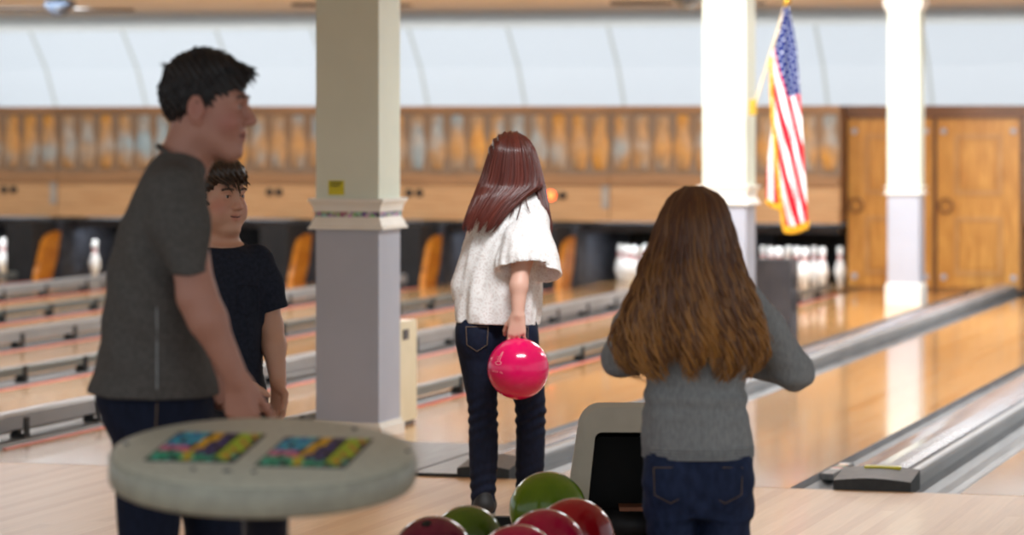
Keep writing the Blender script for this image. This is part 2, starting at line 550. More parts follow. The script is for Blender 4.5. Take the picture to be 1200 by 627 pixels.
    def mesh(s, iters=1):
        Fv = s.F
        h = s.h
        ins = Fv < 0
        n0 = np.array(ins.shape) - 1
        cnt = np.zeros(n0, np.int8)
        for i in (0, 1):
            for j in (0, 1):
                for k in (0, 1):
                    cnt += ins[i:n0[0] + i, j:n0[1] + j, k:n0[2] + k]
        act = (cnt > 0) & (cnt < 8)
        idx = np.argwhere(act)
        vid = np.full(n0, -1, np.int64)
        vid[act] = np.arange(len(idx))
        acc = np.zeros((len(idx), 3)); num = np.zeros(len(idx))
        I, J, K = idx.T
        for axis in range(3):
            o1, o2 = [a for a in range(3) if a != axis]
            for p in (0, 1):
                for q in (0, 1):
                    off0 = [0, 0, 0]; off0[o1] = p; off0[o2] = q
                    off1 = list(off0); off1[axis] = 1
                    f0 = Fv[I + off0[0], J + off0[1], K + off0[2]]
                    f1 = Fv[I + off1[0], J + off1[1], K + off1[2]]
                    cr = (f0 < 0) != (f1 < 0)
                    t = np.where(cr, f0 / np.where(f0 - f1 == 0, 1, f0 - f1), 0)
                    pos = np.zeros((len(idx), 3)); pos += off0
                    pos[:, axis] += t
                    acc += np.where(cr[:, None], pos, 0); num += cr
        V = s.lo + h * (idx + acc / num[:, None])
        faces = []
        for axis in range(3):
            o1, o2 = (axis + 1) % 3, (axis + 2) % 3
            sl0 = [slice(None)] * 3; sl1 = [slice(None)] * 3
            sl0[axis] = slice(0, -1); sl1[axis] = slice(1, None)
            a, b = ins[tuple(sl0)], ins[tuple(sl1)]
            E = np.argwhere(a != b)
            E = E[(E[:, o1] > 0) & (E[:, o2] > 0) & (E[:, o1] < n0[o1]) & (E[:, o2] < n0[o2])]
            flip = ins[E[:, 0], E[:, 1], E[:, 2]]
            qs = []
            for da, db in ((0, 0), (-1, 0), (-1, -1), (0, -1)):
                e = E.copy(); e[:, o1] += da; e[:, o2] += db
                qs.append(vid[e[:, 0], e[:, 1], e[:, 2]])
            Q = np.stack(qs, 1)
            Q[~flip] = Q[~flip][:, ::-1]
            faces.append(Q)
        Fc = np.concatenate(faces)
        for _ in range(iters):
            S = np.zeros_like(V); c = np.zeros(len(V))
            for a in range(4):
                b = (a + 1) % 4
                np.add.at(S, Fc[:, a], V[Fc[:, b]]); np.add.at(c, Fc[:, a], 1)
                np.add.at(S, Fc[:, b], V[Fc[:, a]]); np.add.at(c, Fc[:, b], 1)
            V = V * 0.5 + 0.5 * S / np.maximum(c, 1)[:, None]
        return V, Fc


def vert_normals(V, Fc):
    n = np.cross(V[Fc[:, 2]] - V[Fc[:, 0]], V[Fc[:, 3]] - V[Fc[:, 1]])
    N = np.zeros_like(V)
    for a in range(4): np.add.at(N, Fc[:, a], n)
    return N / (np.linalg.norm(N, axis=1, keepdims=True) + 1e-12)


def wobble(V, freq, seed, octaves=5, stretch=(1, 1, 1)):
    r = np.random.RandomState(seed)
    out = np.zeros(len(V))
    P = V * np.array(stretch)
    for i in range(octaves):
        d = r.normal(size=3); d /= np.linalg.norm(d)
        out += np.sin(P @ d * freq * (0.6 + 1.1 * r.rand()) + r.rand() * 6.28)
    return out / octaves


def body_obj(name, B, mat, parent, iters=1, disp=None, tint=None):
    V, Fc = B.mesh(iters)
    if disp is not None:
        V = V + vert_normals(V, Fc) * disp(V)[:, None]
    me = bpy.data.meshes.new(name)
    me.from_pydata(V.tolist(), [], Fc.tolist())
    at = me.attributes.new('tint', 'FLOAT', 'POINT')
    t = np.zeros(len(V)) if tint is None else tint(V)
    at.data.foreach_set('value', np.asarray(t, np.float32))
    me.polygons.foreach_set('use_smooth', [True] * len(me.polygons))
    mats = mat if isinstance(mat, (list, tuple)) else [mat]
    for m in mats: me.materials.append(m)
    return from_mesh(name, me, parent)


def v3(*a): return np.array(a, float)


def rot(yaw=0, pitch=0, roll=0):
    """yaw about z, then nose-down pitch about local y, then roll about local x"""
    cy, sy = math.cos(yaw), math.sin(yaw); cp, sp = math.cos(pitch), math.sin(pitch); cr, sr = math.cos(roll), math.sin(roll)
    Rz = np.array([[cy, -sy, 0], [sy, cy, 0], [0, 0, 1]])
    Ry = np.array([[cp, 0, sp], [0, 1, 0], [-sp, 0, cp]])
    Rx = np.array([[1, 0, 0], [0, cr, -sr], [0, sr, cr]])
    return Rz @ Ry @ Rx


class Head:
    """face looks along local +x, +y is its left, +z up; unit = adult metres"""
    def __init__(s, c, R, sc=1.0, fat=1.0):
        s.c, s.R, s.sc, s.fat = np.array(c, float), R, sc, fat

    def T(s, x, y, z): return s.c + s.R @ (np.array([x, y * s.fat, z]) * s.sc)

    def build(s, B, smile=0.0, child=0.0):  # smile widens the mouth and narrows the eyes
        e = lambda c, r, k=0.015, op='add': B.ell(s.T(*c), np.array(r) * s.sc * np.array([1, s.fat, 1]), k * s.sc, s.R, op)
        c = lambda a, b, ra, rb=None, k=0.012: B.cap(s.T(*a), s.T(*b), ra * s.sc, None if rb is None else rb * s.sc, k * s.sc)
        e((-0.012, 0, 0.028), (0.094, 0.075, 0.090))
        e((0.030, 0, -0.025), (0.058, 0.060, 0.088), 0.03)
        for y in (1, -1):
            c((-0.005, y * 0.048, -0.062), (0.058, y * 0.020, -0.104), 0.026, 0.020, 0.03)
            e((0.058, y * 0.036, -0.034 - 0.004 * child), (0.028, 0.026, 0.028), 0.025)
            c((0.078, y * 0.040, 0.020), (0.087, y * 0.012, 0.018), 0.011, 0.010, 0.018)
            e((0.090, y * 0.031, 0.000), (0.014, 0.018, 0.011), 0.014, 'sub')
            e((0.0765, y * 0.031, 0.000), (0.0128, 0.0158, 0.0128), 0.003)
            B.cap(s.T(0.0915, y * 0.0215, -0.0008), s.T(0.0880, y * 0.0410, 0.0008), (0.0046 - 0.0006 * smile) * s.sc, None, 0.0015, 'sub')
            e((0.099, y * 0.0105, -0.036), (0.010, 0.0085, 0.008), 0.008)
            # ear: rim, bowl and lobe
            e((-0.010, y * 0.079, -0.008), (0.020, 0.011, 0.033), 0.006)
            e((-0.005, y * 0.090, -0.004), (0.011, 0.008, 0.020), 0.005, 'sub')
            e((-0.004, y * 0.074, -0.038), (0.010, 0.007, 0.011), 0.008)
        e((0.068, 0, -0.106), (0.022, 0.026, 0.018), 0.02)
        c((0.086, 0, 0.008), (0.110 - 0.006 * child, 0, -0.030), 0.0085, 0.0110, 0.012)
        e((0.060, 0, -0.067), (0.033, 0.036, 0.030), 0.02)
        sm = 0.008 * smile
        for y in (1, -1):
            c((0.0935, 0, -0.0620), (0.082, y * (0.022 + sm), -0.0640 + sm), 0.0046, 0.0028, 0.006)
            c((0.0905, 0, -0.0725), (0.081, y * (0.020 + sm), -0.0665 + sm), 0.0056, 0.0028, 0.006)
        s.mouth = [(0.0815, -(0.026 + sm), -0.0655 + sm * 1.1), (0.0925, -0.015, -0.0672 + sm * 0.2), (0.0985, 0, -0.0672), (0.0925, 0.015, -0.0672 + sm * 0.2), (0.0815, 0.026 + sm, -0.0655 + sm * 1.1)]
        B.chain([s.T(*p) for p in s.mouth], [(0.0030 * s.sc)] * 5, 0.002, 'sub')

    def eyes(s, parent):
        for y in (1, -1):
            bm = bmesh.new()
            bmesh.ops.create_uvsphere(bm, u_segments=16, v_segments=12, radius=0.0113 * s.sc)
            # poles along local x so that the iris is a cap
            for v in bm.verts: v.co = Vector((v.co.z, v.co.x, v.co.y))
            for f in bm.faces:
                f.smooth = True
                f.material_index = 1 if f.calc_center_median().x > 0.0094 * s.sc else 0
            Mx = Matrix([list(r) for r in s.R]).to_4x4()
            Mx.translation = Vector(s.T(0.0768, y * 0.031, -0.0002))
            bm.transform(Mx)
            ey = obj('eye', bm, [M['eye_white'], M['iris']], parent)
            P = [s.T(0.0885 - 0.0030 * (2 * t - 1) ** 2 - 0.004 * t, y * (0.0175 + 0.0265 * t), 0.0010 + 0.0040 * math.sin(PI * t)) for t in np.linspace(0, 1, 9)]
            tubes_mesh('eyelashes', [P], [0.0012 * s.sc], M['hair_dark'], ey, 5)
        P = [s.T(p[0] - 0.0035, p[1], p[2]) for p in s.mouth]
        tubes_mesh('mouth', [P], [0.0030 * s.sc], M['lip_dark'], parent, 6)

    def brows(s, parent, mat):
        for y in (1, -1):
            paths, rad = [], []
            for i in range(34):
                t = i / 33
                yy = 0.013 + 0.034 * t
                zz = 0.0215 + 0.006 * math.sin(t * PI * 0.8) - 0.004 * t
                xx = 0.0965 - 0.014 * t * t
                for q in range(2):
                    z2 = zz + (q - 0.5) * 0.004
                    paths.append([s.T(xx, y * yy, z2), s.T(xx + 0.001, y * (yy + 0.005), z2 + 0.001), s.T(xx - 0.002, y * (yy + 0.010), z2 + 0.001)])
                    rad.append(0.0011 * s.sc)
            tubes_mesh('eyebrow', paths, rad, mat, parent, 4)

    def blush(s, amt=0.6):
        pts = [(s.T(0.062, y * 0.046, -0.036), 0.030, amt) for y in (1, -1)]
        pts += [(s.T(0.092, y * 0.008, -0.067), 0.014, 0.55) for y in (1, -1)]
        pts += [(s.T(-0.010, y * 0.080, -0.008), 0.034, 0.25) for y in (1, -1)]
        pts += [(s.T(0.108, 0, -0.032), 0.016, 0.25)]

        def fn(V):
            t = np.zeros(len(V))
            for p, r, a in pts:
                t = np.maximum(t, a * np.exp(-(((V - p) ** 2).sum(1)) / (r * s.sc) ** 2 * 1.2))
            return t
        return fn


def hand(B, wrist, d, n, side, sc=1.0, curls=(0.5, 0.55, 0.6, 0.7), spread=0.05, thumb=(0.6, 0.2), wr=0.024):
    """palm, four fingers and a thumb; d = along the hand, n = the way the fingers curl, side = towards the thumb"""
    d = np.array(d, float); d /= np.linalg.norm(d)
    n = np.array(n, float); n -= d * (n @ d); n /= np.linalg.norm(n)
    sd = np.cross(d, n)
    if sd @ np.array(side, float) < 0: sd = -sd
    w = np.array(wrist, float)
    lat = (0.031, 0.011, -0.010, -0.029)
    ln = (0.066, 0.074, 0.069, 0.053)
    up = (0.083, 0.087, 0.083, 0.074)
    for i in range(4):
        kn = w + (d * up[i] + sd * lat[i]) * sc
        B.cap(w + sd * lat[i] * 0.55 * sc + d * 0.005 * sc, kn, 0.0155 * sc, 0.0125 * sc, 0.012 * sc)
        p = kn; a = 0.0
        for q, fr in enumerate((0.45, 0.31, 0.24)):
            a += curls[i] * (0.8, 1.1, 0.8)[q]
            dr = d * math.cos(a) + n * math.sin(a) + sd * spread * (1.5 - i)
            dr /= np.linalg.norm(dr)
            p2 = p + dr * ln[i] * fr * sc
            r0 = (0.0098, 0.0088, 0.0080)[q] * (0.88 if i == 3 else 1) * sc
            B.cap(p, p2, r0, r0 * 0.9, 0.004 * sc)
            p = p2
    a, b = thumb
    p0 = w + (d * 0.018 + sd * 0.022 + n * 0.006) * sc
    d1 = d * math.cos(a) + sd * math.sin(a) + n * b; d1 /= np.linalg.norm(d1)
    p1 = p0 + d1 * 0.042 * sc
    B.cap(p0, p1, 0.0165 * sc, 0.0118 * sc, 0.012 * sc)
    d2 = d * math.cos(a * 0.45) + sd * math.sin(a * 0.45) + n * (b + 0.25); d2 /= np.linalg.norm(d2)
    p2 = p1 + d2 * 0.032 * sc
    B.cap(p1, p2, 0.0112 * sc, 0.0100 * sc, 0.005 * sc)
    d3 = d * math.cos(a * 0.2) + sd * math.sin(a * 0.2) + n * (b + 0.45); d3 /= np.linalg.norm(d3)
    B.cap(p2, p2 + d3 * 0.026 * sc, 0.0100 * sc, 0.0082 * sc, 0.005 * sc)


class Frame:
    """a person's own frame: x to the camera's right, y away from it, z up, standing at column px0 and depth Z0"""
    def __init__(s, px0, Z0):
        s.Z0 = Z0
        s.X0 = (px0 - 600) / F * Z0
        w = W(px0, HOR, Z0)
        s.loc = (w[0], w[1], 0)

    def q(s, px, py, dy=0.0):
        Z = s.Z0 + dy
        return v3((px - 600) / F * Z - s.X0, dy, CAMH - (py - HOR) * Z / F)

    def rows(s, R, dy=0.0):
        """(py, left px, right px, ry, cy) -> loft rows"""
        out = []
        for py, l, r, ry, cy in R:
            a, b = s.q(l, py, dy), s.q(r, py, dy)
            out.append((a[2], (a[0] + b[0]) / 2, cy + dy, (b[0] - a[0]) / 2, ry))
        return out


def person(name_label, fr):
    r = empty('person', fr.loc, TH)
    return tag(r, name_label, 'person')


def shoe(parent, ankle, yaw, L=0.26, mat=None):
    B = Body((-0.2, -0.2, -0.01), (0.35, 0.2, 0.16), 0.005)
    B.cap((-0.025, 0, 0.042), (0.06, 0, 0.045), 0.033, 0.040, 0.02)
    B.cap((0.05, 0, 0.045), (L - 0.085, 0, 0.035), 0.045, 0.036, 0.03)
    B.cap((-0.02, 0, 0.06), (-0.015, 0, 0.105), 0.038, 0.032, 0.03)
    B.cut((0, 0, -1), -0.012)
    B.cut((0, 0, 1), 0.11)
    o = body_obj('shoe', B, mat or M['shoe'], parent)
    o.location = (ankle[0], ankle[1], 0); o.rotation_euler = (0, 0, yaw)
    bm = bmesh.new()
    n = 28
    pts = []
    for i in range(n):
        a = 2 * PI * i / n
        x = math.cos(a); y = math.sin(a)
        px = 0.5 * (L - 0.01) * x + 0.5 * (L - 0.15)
        w = 0.045 * (1 - 0.12 * (x < 0)) * (abs(y) ** 0.8) * (1 if y > 0 else -1)
        pts.append((px, w))
    lo = [bm.verts.new((p[0], p[1], 0.0)) for p in pts]; hi = [bm.verts.new((p[0], p[1], 0.016)) for p in pts]
    for i in range(n):
        bm.faces.new((lo[i], lo[(i + 1) % n], hi[(i + 1) % n], hi[i]))
    bm.faces.new(lo[::-1]); bm.faces.new(hi)
    obj('sole', bm, M['shoe_sole'], o)
    return o


# ================================================================== THE SETTING
FOUL = 13.2
END = 28.9


def struct(name, bm, mat, **k):
    o = obj(name, bm, mat, **k)
    o['kind'] = 'structure'
    return o


struct('floor', bx(-17, 3.0, 3.0, FOUL - 0.012, -0.12, 0.0), M['approach'])
bm = bmesh.new()
box(bm, -17, 3.0, FOUL - 0.012, FOUL, -0.12, -0.003)
struct('trim_1', bm, noise_mat('foul_line_dark', srgb(96, 88, 80), srgb(84, 76, 68), 10, rough=0.5))
struct('floor.001', bx(-5.42, -4.42, FOUL, 29.0, -0.12, 0.0), M['aisle'])
struct('floor.002', bx(-17, 3.0, FOUL, 33.0, -0.2, -0.125), M['pit'])


# cove: curved white panels behind the lane-end units, with thin seams between the panels
def cove_mat():
    m, N, L, b = base_mat('white_cove_panels', srgb(226, 228, 232), 0.7)
    tc = N.new('ShaderNodeTexCoord'); sp = N.new('ShaderNodeSeparateXYZ'); L.new(tc.outputs['Object'], sp.inputs[0])
    d = N.new('ShaderNodeMath'); d.operation = 'DIVIDE'; d.inputs[1].default_value = 1.16; L.new(sp.outputs[0], d.inputs[0])
    fr = N.new('ShaderNodeMath'); fr.operation = 'FRACT'; L.new(d.outputs[0], fr.inputs[0])
    lt = N.new('ShaderNodeMath'); lt.operation = 'LESS_THAN'; lt.inputs[1].default_value = 0.035; L.new(fr.outputs[0], lt.inputs[0])
    mx = N.new('ShaderNodeMixRGB'); mx.inputs[1].default_value = srgb(228, 230, 234); mx.inputs[2].default_value = srgb(196, 195, 190)
    L.new(lt.outputs[0], mx.inputs[0]); L.new(mx.outputs[0], b.inputs['Base Color'])
    return m


M['cove'] = cove_mat()
CEIL = 2.56
bm = bmesh.new()
prof = [(34.55, CEIL), (34.98, 2.13), (35.25, 1.70), (35.40, 1.3), (35.45, 0.0)]
pa = [bm.verts.new((-20, y, z)) for y, z in prof]
pb = [bm.verts.new((2.5, y, z)) for y, z in prof]
pa2 = [bm.verts.new((-20, y + 0.12, z + 0.05)) for y, z in prof]
pb2 = [bm.verts.new((2.5, y + 0.12, z + 0.05)) for y, z in prof]
for i in range(len(prof) - 1):
    bm.faces.new((pa[i], pb[i], pb[i + 1], pa[i + 1]))
    bm.faces.new((pa2[i], pa2[i + 1], pb2[i + 1], pb2[i]))
struct('wall_back', bm, M['cove'])
struct('ceiling', bx(-20, 2.5, 5.0, 34.58, CEIL, CEIL + 0.1), M['ceiling'])


# ================================================================== LANES
def lane(x0, x1, label, mat, y1=30.4):
    root = empty('bowling_lane', ((x0 + x1) / 2, FOUL, 0))
    tag(root, label, 'bowling lane')
    w = (x1 - x0) / 2
    obj('lane_bed', bx(-w, w, 0, y1 - FOUL, -0.12, 0.0), mat, root)
    return root


LANES = []
lane(-3.82, -2.76, 'glossy maple bowling lane between two grey cappings, ahead of the girl with long wavy hair', M['lane'])
lane(-2.05, -1.00, 'maple bowling lane at the lower right corner, beyond the black ended capping', M['lane'])
DIV_R = [-6.55] + [-8.0 - 1.29 * k for k in range(8)]      # right edges of the dividers left of the aisle
words_l = ['maple bowling lane ending in the full pin rack, beyond the column aisle',
           'maple bowling lane ending in the pin rack that shows between the two girls',
           'maple bowling lane passing behind the back of the girl in white lace',
           'maple bowling lane running behind the grey wainscot column, fourth from the aisle',
           'maple bowling lane behind the man and boy, fifth from the aisle',
           'amber bowling lane sixth from the column aisle',
           'amber bowling lane with a lone pin left standing at its end',
           'amber bowling lane farthest away at the upper left']
rights = [-5.60, -7.0] + [-8.35 - 1.29 * k for k in range(7)]
for i in range(8):
    lane(DIV_R[i], rights[i], words_l[i], M['lane_old'])


def capped_divider(xl, c0, c1, xr, label, strip=True):
    """two shallow gutters with a raised rounded capping between them and a black end block at the foul line"""
    root = empty('lane_divider', ((c0 + c1) / 2, FOUL, 0)); tag(root, label, 'lane divider')
    ox = (c0 + c1) / 2
    a, b, c, d = xl - ox, c0 - ox, c1 - ox, xr - ox
    for x0, x1 in ((a, b), (c, d)):
        bm = bmesh.new()
        w = x1 - x0
        top = [(x0, 0.0)] + [(x0 + w * t, -0.012 - 0.055 * math.sin(PI * t) ** 0.7) for t in (0.06, 0.2, 0.35, 0.5, 0.65, 0.8, 0.94)] + [(x1, 0.0)]
        extrude_y(bm, top + [(x1, -0.12), (x0, -0.12)], 0.0, END - FOUL)
        obj('gutter', bm, M['grey_gutter'], root)
    bm = bmesh.new()
    H = 0.066
    prof = [(b, -0.12), (b, H - 0.03), (b + 0.012, H - 0.012), (b + 0.035, H - 0.003)]
    prof += [(b + 0.035 + (c - b - 0.10) * t, H - 0.003 + 0.012 * math.sin(PI * t)) for t in (0.2, 0.4, 0.6, 0.8, 1.0)]
    cap = obj('capping', (extrude_y(bm, prof + [(c - 0.060, H - 0.03), (c - 0.058, -0.12)], 0.22, END - FOUL), bm)[1], M['grey_cap'], root)
    bm = bmesh.new()
    cx, cz = c - 0.030, H - 0.030
    circ = [(cx + 0.029 * math.cos(t), cz + 0.029 * math.sin(t)) for t in np.linspace(PI, -0.0, 9)]
    extrude_y(bm, [(c - 0.059, -0.12)] + circ + [(c - 0.001, -0.12)], 0.22, END - FOUL)
    obj('edge_tube', bm, M['edge_grey'], root)
    # end block: arched black front, brownish sloping top, yellow strip
    bm = bmesh.new()
    n = 10
    fr0, bk0, fb, bb = [], [], [], []
    for i in range(n + 1):
        t = i / n
        x = b - 0.006 + (c - b + 0.012) * t
        arch = 0.012 * math.sin(PI * t)
        fr0.append(bm.verts.new((x, 0.004, 0.038 + arch))); bk0.append(bm.verts.new((x, 0.23, H + 0.002 + arch)))
        fb.append(bm.verts.new((x, 0.0, 0.0))); bb.append(bm.verts.new((x, 0.23, -0.03)))
    for i in range(n):
        f = bm.faces.new((fr0[i], fr0[i + 1], bk0[i + 1], bk0[i])); f.material_index = 1
        bm.faces.new((fb[i], fb[i + 1], fr0[i + 1], fr0[i]))
        bm.faces.new((bk0[i], bk0[i + 1], bb[i + 1], bb[i]))
        bm.faces.new((bb[i], bb[i + 1], fb[i + 1], fb[i]))
    bm.faces.new((fb[0], fr0[0], bk0[0], bb[0])); bm.faces.new((fb[n], bb[n], bk0[n], fr0[n]))
    eb = obj('end_block', bm, [M['black'], M['brown_cap']], cap)
    if not strip: return root
    bm = bmesh.new()
    box(bm, b + 0.09, c - 0.07, 0.185, 0.22, H - 0.004, H + 0.0155)
    obj('yellow_strip', bm, M['yellow'], root)
    return root


d0 = capped_divider(-2.76, -2.57, -2.26, -2.05, 'grey lane divider with black end block and yellow strip, at the lower right')
bm = bmesh.new()
box(bm, -0.338, -0.282, 0.62, 1.10, -0.03, -0.004)
gp = obj('gutter_plate', bm, M['grey_gutter'], d0, bevel=0.004)
bm = bmesh.new()
cols = [srgb(226, 224, 216), srgb(206, 92, 74), srgb(70, 160, 130), srgb(228, 150, 100), srgb(240, 238, 230)]
for i, (y, h_) in enumerate(((0.72, 0.04), (0.765, 0.05), (0.82, 0.05), (0.875, 0.04), (0.92, 0.05))):
    box(bm, -0.332, -0.288, y + 0.08, y + 0.08 + h_, -0.005, -0.002, i)
obj('sticker', bm, [noise_mat('sticker_tint', c, None, 30) for c in cols], gp)
d1 = capped_divider(-4.42, -4.20, -3.98, -3.82, 'grey lane divider with low capping running to the oak closet', False)
bm = bmesh.new()
box(bm, -0.32, -0.115, -0.004, 1.3, -0.03, 0.012)
obj('cover_plate', bm, M['grey_gutter'], d1, bevel=0.003)
bm = bmesh.new()
box(bm, -0.33, -0.11, -0.010, -0.004, -0.02, 0.014)
obj('front_edge', bm, M['black'], d1)


mat_root = empty('floor_mat', (-4.72, FOUL + 0.02, 0)); tag(mat_root, 'grey mat lying on the aisle front beside the feet of the girl in lace', 'mat')
bm = bmesh.new(); box(bm, -0.29, 0.285, 0.0, 1.28, 0.0, 0.010)
obj('pad', bm, M['grey_gutter'], mat_root, bevel=0.003)
bm = bmesh.new(); box(bm, -0.295, 0.285, -0.018, -0.001, 0.0, 0.013)
obj('edge_strip', bm, M['black'], mat_root)


def rail_divider(x0, x1, raised, label, y0=FOUL):
    root = empty('lane_divider', ((x0 + x1) / 2, y0, 0)); tag(root, label, 'lane divider')
    w = (x1 - x0) / 2
    L = 28.05 - y0
    bm = bmesh.new()
    g = min(0.13, w * 0.66)
    prof = [(-w, 0), (-w + g * 0.2, -0.05), (-w + g * 0.5, -0.066), (-w + g * 0.8, -0.05), (-w + g, 0.0),
            (w - g, 0.0), (w - g * 0.8, -0.05), (w - g * 0.5, -0.066), (w - g * 0.2, -0.05), (w, 0)]
    extrude_y(bm, prof + [(w, -0.12), (-w, -0.12)], 0, L)
    obj('gutter', bm, M['grey_gutter'], root)
    zt = 0.125 if raised else 0.095
    zb = 0.045 if raised else 0.045
    hw = 0.05 if raised else 0.03
    bm = bmesh.new()
    s = 0.6 if raised else 0.5
    # rail whose near end bends down to the lane
    path = [(s - 0.55, -0.10), (s - 0.42, -0.045), (s - 0.25, -0.015), (s, 0.0), (L, 0.0)]
    rings = []
    sec = [(-hw, 0.0), (-hw, 0.85), (-hw * 0.6, 1.0), (hw * 0.6, 1.0), (hw, 0.85), (hw, 0.0)]
    for y, dz in path:
        rings.append([bm.verts.new((x, y, max(-0.02, zb + dz) + (zt - zb) * t)) for x, t in sec])
    for k in range(len(rings) - 1):
        for i in range(6):
            j = (i + 1) % 6
            bm.faces.new((rings[k][i], rings[k][j], rings[k + 1][j], rings[k + 1][i]))
    bm.faces.new(rings[0][::-1]); bm.faces.new(rings[-1])
    rail = obj('bumper_rail', bm, M['rail_light'] if raised else M['rail_dark'], root)
    y = s + 0.15
    while y < L - 0.3:
        bm = bmesh.new()
        box(bm, -0.018, 0.018, y, y + 0.05, 0.012, zb + 0.01)
        box(bm, hw - 0.001, hw + 0.008, y, y + 0.05, 0.012, zb + 0.05)
        box(bm, -0.02, hw + 0.008, y - 0.006, y + 0.056, 0.0, 0.014)
        obj('rail_post', bm, M['black'], rail)
        y += 0.85
    bm = bmesh.new()
    box(bm, w - 0.022, w - 0.002, 0.2, L, -0.004, 0.006)
    obj('pink_stripe', bm, M['pink'], root)
    return root


rail_divider(-5.60, -5.42, False, 'low green grey bumper rail with pink edge beside the column aisle')
labs = ['raised pale grey bumper rail, its curved near end behind the man in grey',
        'green grey bumper rail with a pink line, third divider from the column aisle',
        'raised pale grey bumper rail, fourth divider from the column aisle',
        'thin green grey bumper rail, fifth divider from the column aisle',
        'raised pale grey bumper rail, sixth divider from the column aisle',
        'thin green grey bumper rail, seventh divider from the column aisle',
        'raised pale grey bumper rail, eighth divider from the column aisle',
        'thin green grey bumper rail, last divider at the upper left']
for i in range(8):
    rail_divider(rights[i + 1], DIV_R[i], i % 2 == 0, labs[i], FOUL if i else FOUL + 0.3)


# ================================================================== LANE ENDS
def kickback(x, w, label):
    root = empty('kickback_panel', (x - w / 2, 28.1, 0)); tag(root, label, 'side panel', 'orange kickback panels between the pin decks')
    bm = bmesh.new()
    pts = [(0.06, -0.1), (0.10, 0.08), (0.26, 0.36), (0.34, 0.42), (0.52, 0.46), (0.62, 0.46), (0.54, 0.2), (0.34, -0.1)]
    a = [bm.verts.new((w / 2, y, z)) for y, z in pts]; b = [bm.verts.new((w / 2 - 0.05, y, z)) for y, z in pts]
    bm.faces.new(a); bm.faces.new(b[::-1])
    for i in range(len(pts)):
        j = (i + 1) % len(pts)
        bm.faces.new((a[i], b[i], b[j], a[j]))
    obj('wooden_cheek', bm, M['orange'], root, bevel=0.006)
    obj('machine_side', bx(-w / 2, w / 2 - 0.052, 0.10, 2.6, -0.1, 0.56), M['pit'], root)
    bm = bmesh.new(); box(bm, w / 2 - 0.055, w / 2 - 0.002, 0.64, 2.6, -0.1, 0.56)
    obj('dark_liner', bm, M['pit_metal'], root)
    bm = bmesh.new(); box(bm, w / 2 - 0.10, w / 2 - 0.0005, 0.14, 0.50, 0.004, 0.16)
    obj('grey_foot_plate', bm, M['pit_metal'], root, bevel=0.008)
    return root


for i in range(8):
    kickback(DIV_R[i], 0.33, 'orange wooden kickback panel standing between two pin decks')

pit_root = empty('pit_curtain', (-9, 31.0, 0)); tag(pit_root, 'black curtain hanging behind the pin decks', 'curtain')
bm = bmesh.new()
n = 220
va = []
for i in range(n + 1):
    x = -8 + i * 0.089
    va.append((bm.verts.new((x, 0.03 * math.sin(i * 0.9), -0.1)), bm.verts.new((x, 0.03 * math.sin(i * 0.9), 0.75))))
for i in range(n): bm.faces.new((va[i][0], va[i + 1][0], va[i + 1][1], va[i][1]))
obj('curtain_cloth', bm, M['pit'], pit_root, smooth=True)
bm = bmesh.new(); box(bm, -8, 11.5, 0.03, 0.08, 0.72, 0.78)
obj('curtain_bar', bm, M['pit_metal'], pit_root)

lane_c = [(DIV_R[i] + rights[i]) / 2 for i in range(8)]
for i, cx in enumerate(lane_c):
    r = empty('pinsetter', (cx, 28.95, 0)); tag(r, 'dark pinsetter bar and deck hanging above a pin deck', 'pinsetter', 'pinsetters above the pin decks')
    hw_ = abs(DIV_R[i] - rights[i]) / 2 - 0.004
    bm = bmesh.new(); box(bm, -hw_, hw_, 0.02, 0.08, 0.50, 0.57)
    obj('sweep_bar', bm, M['pit_metal'], r, bevel=0.01)
    for sx in (-0.42, 0.42):
        bm = bmesh.new(); box(bm, sx - 0.02, sx + 0.02, 0.03, 0.5, 0.50, 0.54)
        obj('sweep_arm', bm, M['pit_metal'], r)
    bm = bmesh.new(); box(bm, -hw_, hw_, 0.3, 1.5, 0.56, 0.64)
    for a in range(4):
        for b in range(a + 1):
            lathe(bm, [(0.05, 0.52), (0.06, 0.56)], 10, None, ((b - a / 2) * 0.22, 0.45 + a * 0.19))
    obj('pin_deck_plate', bm, M['pit'], r)


# ---- bowling pins
def pin_mesh():
    H = 0.36
    raw = [(0.0, 0.0), (0.026, 0.0), (0.030, 0.01), (0.036, 0.05), (0.0605, 0.115), (0.0600, 0.14), (0.050, 0.185), (0.034, 0.225), (0.0258, 0.248),
           (0.0235, 0.262), (0.0232, 0.275), (0.0250, 0.290), (0.030, 0.318), (0.0323, 0.340), (0.030, 0.362), (0.020, 0.376), (0.0, 0.381)]
    s = H / 0.381
    bm = bmesh.new()
    lathe(bm, [(r * s, z * s) for r, z in raw], 20, lambda z: 1 if (0.245 * s < z < 0.262 * s or 0.274 * s < z < 0.291 * s) else 0)
    bmesh.ops.recalc_face_normals(bm, faces=bm.faces[:])
    me = bpy.data.meshes.new('bowling_pin'); bm.to_mesh(me); bm.free()
    me.materials.append(M['pin_white']); me.materials.append(M['pin_red'])
    return me


PIN = pin_mesh()


def pin(x, y, label, group):
    o = from_mesh('bowling_pin', PIN); o.location = (x, y, 0)
    tag(o, label, 'bowling pin', group)


def rack(cx, y0, label, group, skip=()):
    k = 0
    for a in range(4):
        for b in range(a + 1):
            if k not in skip: pin(cx + (b - a / 2) * 0.245, y0 + a * 0.215, label, group)
            k += 1


